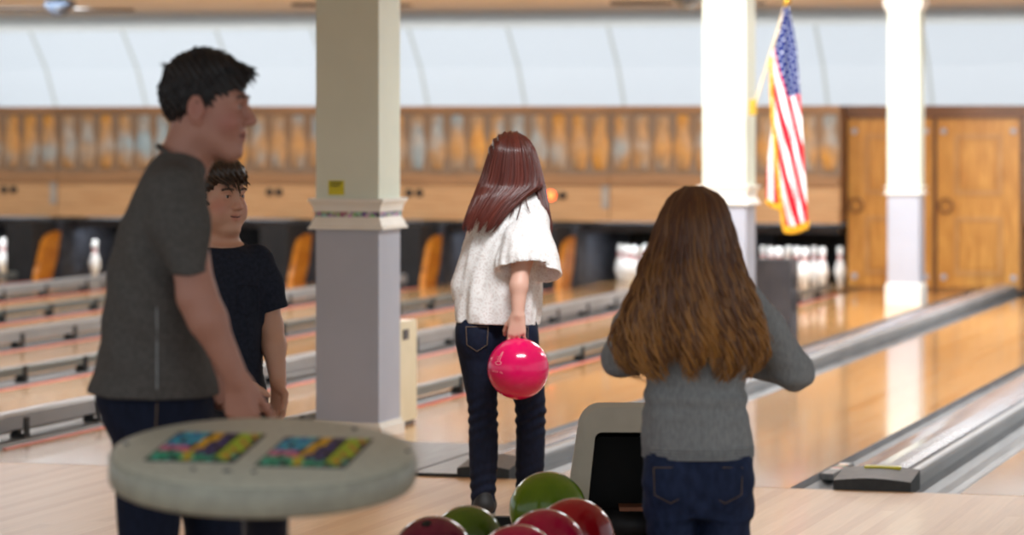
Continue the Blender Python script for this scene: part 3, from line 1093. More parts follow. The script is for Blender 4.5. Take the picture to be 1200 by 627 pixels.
rack(lane_c[0] - 0.02, 29.05, 'white bowling pin in the rack between the grey box and the oak closet', 'pins racked beside the oak closet')
rack(lane_c[1] + 0.03, 29.05, 'white bowling pin in the bright rack between the two girls', 'pins racked between the two girls')
pin(-13.02, 29.2, 'lone white bowling pin standing clear of the man in grey, at the far lane end', 'lone')
pin(-13.88, 29.2, 'white bowling pin left of the far orange panel, inner one of two', 'lone')
pin(-14.05, 29.3, 'white bowling pin cut by the picture edge at the far lane end', 'lone')
for o in list(bpy.data.objects):
    if o.get('group') == 'lone': del o['group']


# ---- masking units over the lane ends, with a row of carved pin shapes
def mural_mat(seed):
    m, N, L, b = base_mat('mural_paint', srgb(200, 140, 60), 0.5)
    tc = N.new('ShaderNodeTexCoord')
    mp = N.new('ShaderNodeMapping'); mp.inputs['Scale'].default_value = (1.1, 1, 0.9); mp.inputs['Location'].default_value = (seed * 3.7, 0, seed)
    L.new(tc.outputs['Object'], mp.inputs[0])
    nz = N.new('ShaderNodeTexNoise'); nz.inputs['Scale'].default_value = 2.0; nz.inputs['Detail'].default_value = 2
    L.new(mp.outputs[0], nz.inputs['Vector'])
    cr = N.new('ShaderNodeValToRGB')
    cr.color_ramp.elements[0].position = 0.36; cr.color_ramp.elements[0].color = srgb(146, 166, 174)
    cr.color_ramp.elements[1].position = 0.68; cr.color_ramp.elements[1].color = srgb(206, 146, 60)
    e = cr.color_ramp.elements.new(0.52); e.color = srgb(176, 140, 100)
    L.new(nz.outputs[0], cr.inputs[0])
    n2 = N.new('ShaderNodeTexNoise'); n2.inputs['Scale'].default_value = 11; n2.inputs['Detail'].default_value = 3
    L.new(tc.outputs['Object'], n2.inputs['Vector'])
    mx = N.new('ShaderNodeMixRGB'); mx.blend_type = 'OVERLAY'; mx.inputs[0].default_value = 0.35
    L.new(cr.outputs[0], mx.inputs[1]); L.new(n2.outputs[0], mx.inputs[2])
    L.new(mx.outputs[0], b.inputs['Base Color'])
    return m


M['mural_ground'] = noise_mat('mural_ground', srgb(140, 108, 76), srgb(128, 112, 96), 1.6, (1, 1, 0.5), rough=0.5)
MY = 28.70
PINP = [(0.030, 0.0), (0.034, 0.02), (0.062, 0.13), (0.066, 0.18), (0.060, 0.22), (0.036, 0.31), (0.030, 0.345), (0.036, 0.385), (0.040, 0.41), (0.032, 0.44), (0.016, 0.455)]


def masking(x0, x1, label, seed, mural=True):
    root = empty('masking_unit', ((x0 + x1) / 2, MY, 0)); tag(root, label, 'masking unit')
    w = (x1 - x0) / 2 - 0.004
    bm = bmesh.new(); box(bm, -w, w, 0.03, 0.10, 0.60, 1.655)
    obj('backing_board', bm, M['mask_trim'], root)
    bm = bmesh.new(); box(bm, -w, w, -0.02, 0.05, 1.60, 1.66); box(bm, -w, w, -0.035, 0.05, 1.635, 1.66)
    obj('top_rail', bm, M['mask_trim'], root, bevel=0.004)
    bm = bmesh.new(); box(bm, -w, w, 0.012, 0.032, 1.02, 1.602)
    obj('mural_board', bm, M['mural_ground'], root)
    bm = bmesh.new()
    pitch = 0.187
    nn = int(2 * w / pitch)
    for i in range(nn):
        cx = -w + (i + 0.5) * 2 * w / nn
        ring = [(cx + r * 1.05 + 0.021, 1.07 + z * 1.12) for r, z in PINP] + [(cx - r * 1.05 - 0.021, 1.07 + z * 1.12) for r, z in PINP[::-1]]
        ctr = bm.verts.new((cx, -0.022, 1.28))
        a = [bm.verts.new((x, 0.014, z)) for x, z in ring]
        b_ = [bm.verts.new((cx + (x - cx) * 0.72, -0.014, 1.28 + (z - 1.28) * 0.95)) for x, z in ring]
        q = len(ring)
        for k in range(q):
            j = (k + 1) % q
            bm.faces.new((a[k], a[j], b_[j], b_[k]))
            bm.faces.new((b_[k], b_[j], ctr))
    obj('carved_pins', bm, mural_mat(seed), root, smooth=True)
    bm = bmesh.new(); box(bm, -w, w, -0.03, 0.05, 0.955, 1.03); box(bm, -w, w, -0.045, 0.05, 0.94, 0.965)
    obj('middle_rail', bm, M['mask_trim'], root, bevel=0.004)
    bm = bmesh.new(); box(bm, -w, w, -0.01, 0.04, 0.69, 0.945)
    obj('lower_panel', bm, M['mask_tan'], root)
    bm = bmesh.new(); box(bm, -w, w, -0.035, 0.05, 0.60, 0.71)
    obj('bottom_rail', bm, M['mask_tan'], root, bevel=0.006)
    return root, w


units = [(-15.935, -13.18, 'masking unit at the far left, bluish carved pins'),
         (-13.18, -10.425, 'masking unit with golden carved pins behind the man and boy'),
         (-10.425, -7.67, 'masking unit with carved pins behind the girl in white lace'),
         (-7.67, -5.535, 'masking unit with carved pins beside the oak closet and flag')]
units_made = []
for i, (a, b, lab) in enumerate(units):
    units_made.append(masking(a, b, lab, i))
for i, x in enumerate((-13.18, -7.67)):
    Zs = 1
for (rt, w), side in ((units_made[0], 1), (units_made[2], 1)):
    bm = bmesh.new(); box(bm, w - 0.078, w - 0.002, -0.022, -0.008, 0.72, 0.935)
    obj('joint_plate', bm, M['pit_metal'] if False else noise_mat('grey_joint', srgb(168, 158, 146), srgb(150, 140, 130), 10), rt)


def vent_dots(px, pyz, uidx, w_px=11):
    rt, _ = units_made[uidx]
    for dx in (-w_px / 2, w_px / 2):
        x = on_y(px + dx, MY)
        z = CAMH - (pyz - HOR) * depth(x, MY) / F
        bm = bmesh.new()
        bmesh.ops.create_cone(bm, cap_ends=True, segments=16, radius1=0.036, radius2=0.036, depth=0.02)
        bm.transform(Matrix.Translation((x - rt.location[0], -0.014, z)) @ Matrix.Rotation(PI / 2, 4, 'X'))
        obj('port_hole', bm, M['pit'], rt)


vent_dots(11, 222, 0); vent_dots(322, 225, 1); vent_dots(486, 226, 2, 12)


def emit_mat(name, c, s):
    m = bpy.data.materials.new(name); m.use_nodes = True
    b = m.node_tree.nodes['Principled BSDF']
    b.inputs['Base Color'].default_value = c
    b.inputs['Emission Color'].default_value = c
    b.inputs['Emission Strength'].default_value = s
    return m


def lamp(px, py, r, lit, label):
    x = on_y(px, MY); z = CAMH - (py - HOR) * depth(x, MY) / F
    root = empty('indicator_lamp', (x, MY - 0.016, z)); tag(root, label, 'indicator lamp')
    bm = bmesh.new()
    bmesh.ops.create_cone(bm, cap_ends=True, segments=20, radius1=r * 1.15, radius2=r * 1.05, depth=0.03)
    bm.transform(Matrix.Translation((0, -0.010, 0)) @ Matrix.Rotation(PI / 2, 4, 'X'))
    obj('bezel', bm, M['pit'], root)
    bm = bmesh.new()
    bmesh.ops.create_uvsphere(bm, u_segments=18, v_segments=10, radius=r)
    bm.transform(Matrix.Translation((0, -0.022, 0)) @ Matrix.Diagonal((1, 0.5, 1, 1)))
    obj('lens', bm, lit, root, smooth=True)


lamp(647, 229, 0.042, emit_mat('lit_red_lens', (1.0, 0.12, 0.03, 1), 5.0), 'glowing orange red indicator lamp beside the shoulder of the girl in white lace')
lamp(634, 229, 0.026, emit_mat('dim_red_lens', (0.9, 0.05, 0.04, 1), 0.6), 'small dim red indicator lamp tucked against the auburn hair')
lamp(660, 229, 0.030, M['black'], 'unlit dark indicator lamp next to the glowing one')


# ---- oak closet at the end of the aisle
def closet():
    x0, x1 = -5.53, -3.955
    root = empty('wooden_closet', ((x0 + x1) / 2, 28.98, 0)); tag(root, 'golden oak closet with panelled doors at the end of the column aisle', 'closet')
    w = (x1 - x0) / 2
    obj('carcass', bx(-w, w, 0.03, 1.0, 0.0, 1.55), M['oak_pale'], root)
    bm = bmesh.new(); box(bm, -w - 0.04, w + 0.04, -0.02, 1.02, 1.55, 1.64); box(bm, -w - 0.06, w + 0.06, -0.04, 1.02, 1.61, 1.66)
    obj('cornice', bm, M['dark_trim'], root, bevel=0.006)
    for a, b in ((-w, -w + 0.79), (-w + 0.81, w)):
        bm = bmesh.new(); box(bm, a + 0.012, b - 0.012, 0.0, 0.03, 0.03, 1.535)
        d = obj('door', bm, M['oak'], root, bevel=0.004)
        bw = b - a
        for z0, z1 in ((0.14, 0.66), (0.86, 1.40)):
            bm = bmesh.new()
            X0, X1 = a + 0.17, b - 0.17
            fw = 0.035
            box(bm, X0, X1, -0.016, 0.002, z0, z0 + fw); box(bm, X0, X1, -0.016, 0.002, z1 - fw, z1)
            box(bm, X0, X0 + fw, -0.016, 0.002, z0 + fw, z1 - fw); box(bm, X1 - fw, X1, -0.016, 0.002, z0 + fw, z1 - fw)
            obj('panel_moulding', bm, M['oak_pale'], d, bevel=0.004)
            bm = bmesh.new(); box(bm, X0 + 0.06, X1 - 0.06, -0.012, 0.001, z0 + 0.06, z1 - 0.06)
            obj('raised_panel', bm, M['oak'], d, bevel=0.008)
        for cx_, cz_ in ((a + 0.07, 1.43), (b - 0.07, 1.43), (a + 0.07, 0.12), (b - 0.07, 0.12)):
            bm = bmesh.new(); bmesh.ops.create_cone(bm, cap_ends=True, segments=14, radius1=0.03, radius2=0.024, depth=0.02)
            bm.transform(Matrix.Translation((cx_, -0.008, cz_)) @ Matrix.Rotation(PI / 2, 4, 'X'))
            obj('rosette', bm, M['column_grey'], d)
        hx = a + 0.09
        bm = bmesh.new()
        bmesh.ops.create_circle(bm, segments=24, radius=0.075)
        ring = []
        R0, r0 = 0.06, 0.009
        bm.free(); bm = bmesh.new()
        g = [[bm.verts.new((hx + (R0 + r0 * math.cos(v)) * math.cos(u), -0.02 + r0 * math.sin(v), 0.76 + (R0 + r0 * math.cos(v)) * math.sin(u)))
              for v in np.linspace(0, 2 * PI, 8, endpoint=False)] for u in np.linspace(0, 2 * PI, 24, endpoint=False)]
        for i in range(24):
            for k in range(8):
                bm.faces.new((g[i][k], g[(i + 1) % 24][k], g[(i + 1) % 24][(k + 1) % 8], g[i][(k + 1) % 8]))
        obj('ring_handle', bm, M['brass'] if False else M['dark_trim'], d, smooth=True)
    for k in range(2):
        bm = bmesh.new()
        xs = (-w + 0.79, w - 0.012)[k]
        box(bm, xs - 0.002, xs + 0.022, -0.012, 0.03, 0.0, 1.55)
        obj('stile', bm, M['dark_trim'], root)
    return root


closet()
struct('wall_right', bx(-3.93, 2.5, 29.0, 29.2, 0.60, 1.66), M['mask_trim'])
struct('trim_2', bx(-5.60, -5.535, 28.83, 29.6, 0.62, 1.655), M['dark_trim'])


# ================================================================== COLUMNS, FLAG, BOXES
def column(x0, y0, s, ztrim, label, base_h=0.10, band=None, cap_z=None):
    """square column: grey wainscot below, double moulding, cream white shaft above"""
    root = empty('column', (x0 + s / 2, y0 + s / 2, 0)); tag(root, label, 'column')
    h = s / 2
    z0, z1 = ztrim
    bm = bmesh.new(); box(bm, -h, h, -h, h, base_h, z0 + 0.01)
    obj('wainscot', bm, M['column_grey'], root, bevel=0.006)
    bm = bmesh.new(); box(bm, -h, h, -h, h, z1 - 0.01, CEIL)
    obj('shaft', bm, M['column_white'], root, bevel=0.006)
    bm = bmesh.new(); box(bm, -h - 0.018, h + 0.018, -h - 0.018, h + 0.018, 0, base_h)
    box(bm, -h - 0.008, h + 0.008, -h - 0.008, h + 0.008, base_h, base_h + 0.02)
    obj('plinth', bm, M['moulding'], root, bevel=0.006)
    zm = (z0 + z1) / 2

    def mould(za, zb, flare_low):
        bm = bmesh.new()
        k = [(0.030, 0.0), (0.030, 0.18), (0.022, 0.28), (0.016, 0.6), (0.006, 0.9), (0.004, 1.0)]
        if not flare_low: k = [(0.010, 0.0), (0.012, 0.3), (0.018, 0.55), (0.028, 0.75), (0.030, 1.0)]
        rings = []
        for o_, t in k:
            z = za + (zb - za) * t; e = h + o_
            rings.append([bm.verts.new(p) for p in ((-e, -e, z), (e, -e, z), (e, e, z), (-e, e, z))])
        for a in range(len(rings) - 1):
            for i in range(4):
                bm.faces.new((rings[a][i], rings[a][(i + 1) % 4], rings[a + 1][(i + 1) % 4], rings[a + 1][i]))
        bm.faces.new(rings[0][::-1]); bm.faces.new(rings[-1])
        obj('moulding', bm, M['moulding'], root)
    mould(z0, zm - 0.012, True)
    mould(zm + 0.012, z1, False)
    bm = bmesh.new(); e = h + 0.006; box(bm, -e, e, -e, e, zm - 0.014, zm + 0.014)
    obj('trim_band', bm, band or M['moulding'], root)
    if cap_z:
        bm = bmesh.new(); box(bm, -h - 0.03, h + 0.03, -h - 0.03, h + 0.03, cap_z, CEIL); box(bm, -h - 0.015, h + 0.015, -h - 0.015, h + 0.015, cap_z - 0.03, cap_z)
        obj('capital', bm, M['ceiling'], root, bevel=0.01)
    return root


def garland_mat():
    m, N, L, b = base_mat('printed_garland', srgb(80, 90, 80), 0.6)
    tc = N.new('ShaderNodeTexCoord')
    v = N.new('ShaderNodeTexVoronoi'); v.inputs['Scale'].default_value = 60
    L.new(tc.outputs['Object'], v.inputs['Vector'])
    h = N.new('ShaderNodeHueSaturation'); h.inputs['Saturation'].default_value = 0.7; h.inputs['Value'].default_value = 0.6
    L.new(v.outputs['Color'], h.inputs['Color']); L.new(h.outputs[0], b.inputs['Base Color'])
    return m


c_near = column(-5.39, 14.68, 0.32, (1.0, 1.148), 'nearest square column with yellow sticker, cream above and grey below', 0.055, garland_mat())
bm = bmesh.new(); box(bm, -0.095, -0.015, -0.1625, -0.160, 1.165, 1.235)
st = obj('sticker', bm, M['yellow'], c_near)
bm = bmesh.new()
for i, (z, l) in enumerate(((1.222, 0.06), (1.208, 0.05))): box(bm, -0.086, -0.086 + l, -0.1640, -0.1620, z, z + 0.006)
obj('sticker_print', bm, M['black'], st)
XM = on_y(823, 20.6)
column(XM, 20.6, 0.29, (0.975, 1.10), 'middle square column, bright white above, with the flag pole on its side', 0.15)
XR = on_y(1040, 26.45)
column(XR, 26.45, 0.262, (0.92, 0.985), 'farthest square column standing in front of the oak closet', 0.17, cap_z=2.46)

# cream cabinet behind the nearest column
r = empty('dispenser_cabinet', W(447, HOR, 16.1)[:2] + (0,), 0); tag(r, 'cream plastic cabinet standing behind the nearest column', 'cabinet')
zt = CAMH - (378 - HOR) * 16.1 / F
bm = bmesh.new(); box(bm, -0.09, 0.085, 0.0, 0.30, 0.02, zt)
obj('body', bm, M['cream_plastic'], r, bevel=0.02, segs=3)
bm = bmesh.new(); box(bm, -0.085, 0.075, 0.01, 0.29, 0, 0.03)
obj('kick_base', bm, M['speaker'], r)
bm = bmesh.new(); box(bm, 0.082, 0.090, 0.08, 0.16, zt - 0.09, zt - 0.04)
obj('slot', bm, M['speaker'], r)

# charcoal box on the aisle
gx, gy, _ = W(883, HOR, 22.0)
r = empty('speaker_box', (gx, gy, 0), 0); tag(r, 'charcoal grey speaker box standing on the aisle boards beside the middle column', 'speaker')
bm = bmesh.new(); box(bm, 0.0, 0.255, 0.0, 0.25, 0.0, CAMH - (304 - HOR) * 22.0 / F)
obj('cabinet', bm, M['speaker'], r, bevel=0.008)
bm = bmesh.new(); box(bm, 0.018, 0.237, -0.008, 0.004, 0.03, 0.56)
obj('grille', bm, M['speaker'], r, bevel=0.003)
for z, rad in ((0.44, 0.055), (0.30, 0.075)):
    bm = bmesh.new()
    lathe(bm, [(rad, 0.0), (rad, 0.010), (rad * 0.8, 0.012), (rad * 0.4, 0.004), (0, 0.008)], 22)
    bm.transform(Matrix.Translation((0.255, 0.125, z)) @ Matrix.Rotation(PI / 2, 4, 'Y'))
    obj('speaker_cone', bm, M['speaker_side'], r)


# ---- flag
def flag():
    Zf = 20.75
    root = empty('flag', W(886, HOR, Zf)[:2] + (0,), TH); tag(root, 'draped american flag with gold fringe hanging from a slanted pole', 'flag')
    X0 = (886 - 600) / F * Zf

    def q(px, py, dy=0):
        Z = Zf + dy
        return np.array([(px - 600) / F * Z - X0, dy, CAMH - (py - HOR) * Z / F])
    # pole + finial + bracket
    a, b = q(884, 124, 0.0), q(920.5, 6, -0.05)
    tubes_mesh('pole', [[a, (a + b) / 2, b]], [0.011], M['flag_pole'], root, 10, taper=False)
    bm = bmesh.new()
    lathe(bm, [(0.0, -0.02), (0.018, -0.012), (0.012, 0.0), (0.026, 0.02), (0.03, 0.035), (0.018, 0.055), (0.0, 0.075)], 14)
    bm.transform(Matrix.Translation(Vector(b)) @ Matrix.Rotation(0.28, 4, 'Y'))
    obj('finial', bm, M['brass'], root)
    bm = bmesh.new(); box(bm, a[0] - 0.035, a[0] + 0.012, a[1] - 0.02, a[1] + 0.02, a[2] - 0.06, a[2] + 0.04)
    obj('bracket', bm, M['brass'], root, bevel=0.005)
    # cloth: two leaves, a front leaf and a narrow one folded behind it on the left
    U = bpy.data.meshes.new('flag_cloth')
    V, Fc, UV = [], [], []

    def leaf(Lc, Rc, dy0, fold, ph, uvf, nu=40, nv=90):
        base = len(V)
        Lc = np.array(Lc, float); Rc = np.array(Rc, float)
        for j in range(nv + 1):
            t = j / nv
            tl = np.linspace(0, 1, len(Lc)); tr = np.linspace(0, 1, len(Rc))
            l = (np.interp(t, tl, Lc[:, 0]), np.interp(t, tl, Lc[:, 1])); r_ = (np.interp(t, tr, Rc[:, 0]), np.interp(t, tr, Rc[:, 1]))
            for i in range(nu + 1):
                s = i / nu
                px = l[0] + (r_[0] - l[0]) * s; py = l[1] + (r_[1] - l[1]) * s
                am = 0.014 + 0.05 * t * (1 - 0.5 * t)
                dy = dy0 + am * math.sin(ph + s * fold * 2 * PI + 0.8 * t) + 0.02 * t
                V.append(q(px, py, dy)); UV.append(uvf(px, py))
        for j in range(nv):
            for i in range(nu):
                k = base + j * (nu + 1) + i
                Fc.append((k, k + 1, k + nu + 2, k + nu + 1))

    def uv_main(px, py):
        # across the stripes and along them, in pixels of the hanging cloth
        ax = (px - 905) * 0.968 - (py - 60) * 0.25
        al = (px - 905) * 0.25 + (py - 60) * 0.968
        return (ax, al)
    leaf([(917, 8), (909, 40), (903, 70), (904, 105), (908, 150), (911, 190), (916, 225), (922, 268)],
         [(924, 6), (929, 30), (934, 60), (936, 90), (939, 130), (942, 180), (945, 225), (947, 262)], -0.05, 1.6, 0.3, uv_main)
    leaf([(912, 60), (908, 110), (903, 160), (899, 200), (898, 236)],
         [(918, 60), (918, 110), (918, 160), (919, 200), (920, 240)], 0.03, 0.8, 1.2, lambda px, py: (px - 880, 300))
    U.from_pydata([tuple(v) for v in V], [], Fc)
    uvl = U.uv_layers.new(name='cloth')
    for lp in U.loops: uvl.data[lp.index].uv = UV[lp.vertex_index]
    U.polygons.foreach_set('use_smooth', [True] * len(U.polygons))
    m, N, L, b_ = base_mat('flag_cloth', srgb(200, 30, 40), 0.75, 0, 0, 0.2)
    uvn = N.new('ShaderNodeUVMap'); uvn.uv_map = 'cloth'
    sp = N.new('ShaderNodeSeparateXYZ'); L.new(uvn.outputs[0], sp.inputs[0])

    def math_n(op, a_, b2=None):
        n_ = N.new('ShaderNodeMath'); n_.operation = op
        for k_, v_ in enumerate((a_, b2)):
            if v_ is None: continue
            if isinstance(v_, (int, float)): n_.inputs[k_].default_value = v_
            else: L.new(v_, n_.inputs[k_])
        return n_.outputs[0]
    per = 13.0
    strp = math_n('LESS_THAN', math_n('FRACT', math_n('DIVIDE', math_n('ADD', sp.outputs[0], 103.0), per)), 0.5)
    mx = N.new('ShaderNodeMixRGB'); mx.inputs[1].default_value = srgb(244, 240, 240); mx.inputs[2].default_value = srgb(206, 24, 44)
    L.new(strp, mx.inputs[0])
    # canton: along < 62 and across > 4
    can = math_n('MULTIPLY', math_n('LESS_THAN', sp.outputs[1], 57.0), math_n('GREATER_THAN', sp.outputs[0], 3.0))
    su = math_n('SUBTRACT', math_n('FRACT', math_n('DIVIDE', math_n('ADD', sp.outputs[0], 200.0), 5.2)), 0.5)
    row = math_n('FLOOR', math_n('DIVIDE', math_n('ADD', sp.outputs[0], 200.0), 5.2))
    sv = math_n('SUBTRACT', math_n('FRACT', math_n('ADD', math_n('DIVIDE', math_n('ADD', sp.outputs[1], 200.0), 9.5), math_n('MULTIPLY', row, 0.5))), 0.5)
    rad = math_n('ADD', math_n('MULTIPLY', math_n('MULTIPLY', su, su), 1.0), math_n('MULTIPLY', math_n('MULTIPLY', sv, sv), 3.2))
    star = math_n('LESS_THAN', rad, 0.06)
    cm = N.new('ShaderNodeMixRGB'); cm.inputs[1].default_value = srgb(24, 40, 104); cm.inputs[2].default_value = srgb(226, 230, 240)
    L.new(star, cm.inputs[0])
    fm = N.new('ShaderNodeMixRGB'); L.new(can, fm.inputs[0]); L.new(mx.outputs[0], fm.inputs[1]); L.new(cm.outputs[0], fm.inputs[2])
    L.new(fm.outputs[0], b_.inputs['Base Color'])
    U.materials.append(m)
    cl = from_mesh('flag_cloth', U, root)
    sol = cl.modifiers.new('thickness', 'SOLIDIFY'); sol.thickness = 0.004
    # gold fringe: many short threads along the fly edge, the left edge and the folded leaf
    paths, rad_ = [], []

    def fringe(P, d, n_, ln):
        P = np.array(P, float); t0 = np.linspace(0, 1, len(P))
        for i in range(n_):
            t = i / (n_ - 1)
            px = np.interp(t, t0, P[:, 0]); py = np.interp(t, t0, P[:, 1])
            a_ = q(px, py, -0.06 + 0.012 * math.sin(i)); b2 = q(px + d[0] * ln, py + d[1] * ln, -0.065 + 0.01 * math.sin(i * 1.7))
            paths.append([a_, (a_ + b2) / 2 + v3(0.003 * math.sin(i), 0, 0), b2]); rad_.append(0.008)
    fringe([(918, 264), (926, 266), (936, 264), (947, 259)], (0.05, 1), 30, 9)
    fringe([(898, 234), (906, 238), (913, 240)], (0.2, 1), 14, 7)
    fringe([(905, 66), (905, 105), (908, 150), (911, 190), (915, 225), (919, 262)], (-0.55, 0.8), 90, 6)
    tubes_mesh('gold_fringe', paths, rad_, M['gold_fringe'], root, 5)


flag()


# ---- ceiling fans: only their undersides reach into the picture
def fan(px, py, Z, spin, label, hubmat, R=0.5):
    x, y, z = W(px, py, Z)
    root = empty('ceiling_fan', (x, y, z), spin); tag(root, label, 'ceiling fan')
    bm = bmesh.new()
    lathe(bm, [(0.0, -0.055), (0.05, -0.05), (0.085, -0.02), (0.10, 0.01), (0.13, 0.035), (0.13, 0.07), (0.05, 0.09)], 24)
    obj('motor_housing', bm, hubmat, root)
    bm = bmesh.new(); lathe(bm, [(0.014, 0.08), (0.014, CEIL - z)], 10)
    obj('downrod', bm, M['fan_dark'], root)
    for k in range(4):
        a = k * PI / 2
        bm = bmesh.new()
        pts = [(0.12, -0.04), (0.2, -0.065), (R - 0.05, -0.075), (R, -0.05), (R, 0.05), (R - 0.05, 0.075), (0.2, 0.065), (0.12, 0.04)]
        lo = [bm.verts.new((p[0], p[1], -0.006 + 0.10 * p[1])) for p in pts]; hi = [bm.verts.new((p[0], p[1], 0.008 + 0.10 * p[1])) for p in pts]
        for i in range(8): bm.faces.new((lo[i], lo[(i + 1) % 8], hi[(i + 1) % 8], hi[i]))
        bm.faces.new(lo[::-1]); bm.faces.new(hi)
        bm.transform(Matrix.Rotation(a, 4, 'Z'))
        obj('blade', bm, M['fan_dark'], root)


fan(70, 11, 27.0, 0.55, 'ceiling fan with blue grey hub above the man in grey', M['fan_blue'], 0.62)
fan(412, 6, 27.0, 0.40, 'ceiling fan mostly hidden behind the nearest column', M['fan_dark'], 0.50)
fan(806, 4, 26.0, 0.28, 'ceiling fan with pale hub next to the middle column', M['rail_light'], 0.62)


# ================================================================== SCORING TABLE
def scoring_table():
    Zt = 6.5
    zc = CAMH - (530 - HOR) * Zt / F
    x, y, _ = W(308, HOR, Zt)
    root = empty('scoring_table', (x, y, 0), TH); tag(root, 'round speckled grey scoring table with two colourful key panels', 'table')
    R = 180 * Zt / F
    tilt = Matrix.Translation((0, 0, zc)) @ Matrix.Rotation(math.radians(7.6), 4, 'X') @ Matrix.Rotation(math.radians(0.8), 4, 'Y')

    def put(name, bm, mats, parent=root, **k):
        bm.transform(tilt)
        return obj(name, bm, mats, parent, **k)
    bm = bmesh.new()
    lathe(bm, [(0.0, -0.012), (R - 0.010, -0.012), (R - 0.006, 0.0), (R - 0.012, 0.003), (0.0, 0.003)], 96)
    top = put('tabletop', bm, M['table_top'])
    bm = bmesh.new()
    lathe(bm, [(R - 0.02, -0.060), (R - 0.004, -0.058), (R, -0.050), (R, -0.008), (R - 0.006, 0.001), (R - 0.012, -0.002), (R - 0.02, -0.012)], 96)
    put('rim', bm, M['table_rim'], smooth=True)
    bm = bmesh.new(); lathe(bm, [(0.0, -0.058), (R - 0.018, -0.058), (R - 0.018, -0.05), (0, -0.05)], 64)
    put('underside', bm, M['navy_metal'])
    # two panels of printed keys
    pal = {'k': srgb(34, 32, 40), 'b': srgb(36, 120, 176), 'c': srgb(70, 186, 196), 'p': srgb(226, 110, 150), 'g': srgb(20, 140, 96), 't': srgb(90, 200, 170),
           'y': srgb(236, 176, 30), 'v': srgb(74, 66, 130), 'l': srgb(178, 200, 44), 'o': srgb(206, 130, 60)}
    keys = list(pal)
    mats = [noise_mat('key_' + k_, pal[k_], None, 40, rough=0.45) for k_ in keys]
    grid = ['kbcbcckyykvkllol',
            'bccbbbkyyvkklllo',
            'cbkbccyyykvklolk',
            'bckccbyykvvkllol',
            'cbcbbkyyvkvklllo',
            'pppppkyykvkkloll',
            'ppkpppyvvkvkllol',
            'gtgtgylvkvvklolk',
            'tggkgtylgtkglyot',
            'gtgtkglytggtkglk']
    for n_, (pl, pr_, pt, pb) in enumerate(((236, 0, 0, 0), (373, 0, 0, 0))):
        cx = ((240, 369)[n_] - 308) * Zt / F
        cyy = (0.020, -0.012)[n_]
        W2, H2 = 0.084, 0.118
        bm = bmesh.new(); box(bm, cx - W2 - 0.006, cx + W2 + 0.006, cyy - H2 - 0.006, cyy + H2 + 0.006, 0.002, 0.0052)
        # panels lie slightly askew like the table's own seam
        sk = Matrix.Translation((cx, cyy, 0)) @ Matrix.Rotation(-0.04, 4, 'Z') @ Matrix(((1, 0.14, 0, 0), (0, 1, 0, 0), (0, 0, 1, 0), (0, 0, 0, 1))) @ Matrix.Translation((-cx, -cyy, 0))
        bm.transform(sk)
        pn = put('key_panel', bm, M['navy_metal'])
        bm = bmesh.new()
        nr, nc = len(grid), len(grid[0])
        for r_ in range(nr):
            for c_ in range(nc):
                kx = cx - W2 + (c_ + 0.5) * 2 * W2 / nc; ky = cyy + H2 - (r_ + 0.5) * 2 * H2 / nr
                box(bm, kx - W2 / nc * 0.86, kx + W2 / nc * 0.86, ky - H2 / nr * 0.84, ky + H2 / nr * 0.84, 0.005, 0.0072, keys.index(grid[r_][c_]))
        bm.transform(sk)
        put('printed_keys', bm, mats, pn)
    for px, py_ in ((236, -0.165), (275, -0.175), (306, -0.180), (410, 0.2), (145, 0.04), (478, 0.01)):
        bm = bmesh.new()
        cx = (px - 308) * Zt / F
        lathe(bm, [(0.006 if px != 275 else 0.009, 0.002), (0.005 if px != 275 else 0.008, 0.006), (0, 0.007)], 12, None, (cx, py_))
        put('screw', bm, M['speaker'])
    bm = bmesh.new(); lathe(bm, [(0.046, 0.03), (0.046, zc - 0.045)], 24, None, (0.005, 0.02))
    obj('post', bm, M['navy_metal'], root)
    bm = bmesh.new(); lathe(bm, [(0.23, 0.0), (0.23, 0.012), (0.20, 0.022), (0.06, 0.04), (0.05, 0.06)], 40, None, (0.005, 0.02))
    obj('base_plate', bm, M['navy_metal'], root)


scoring_table()


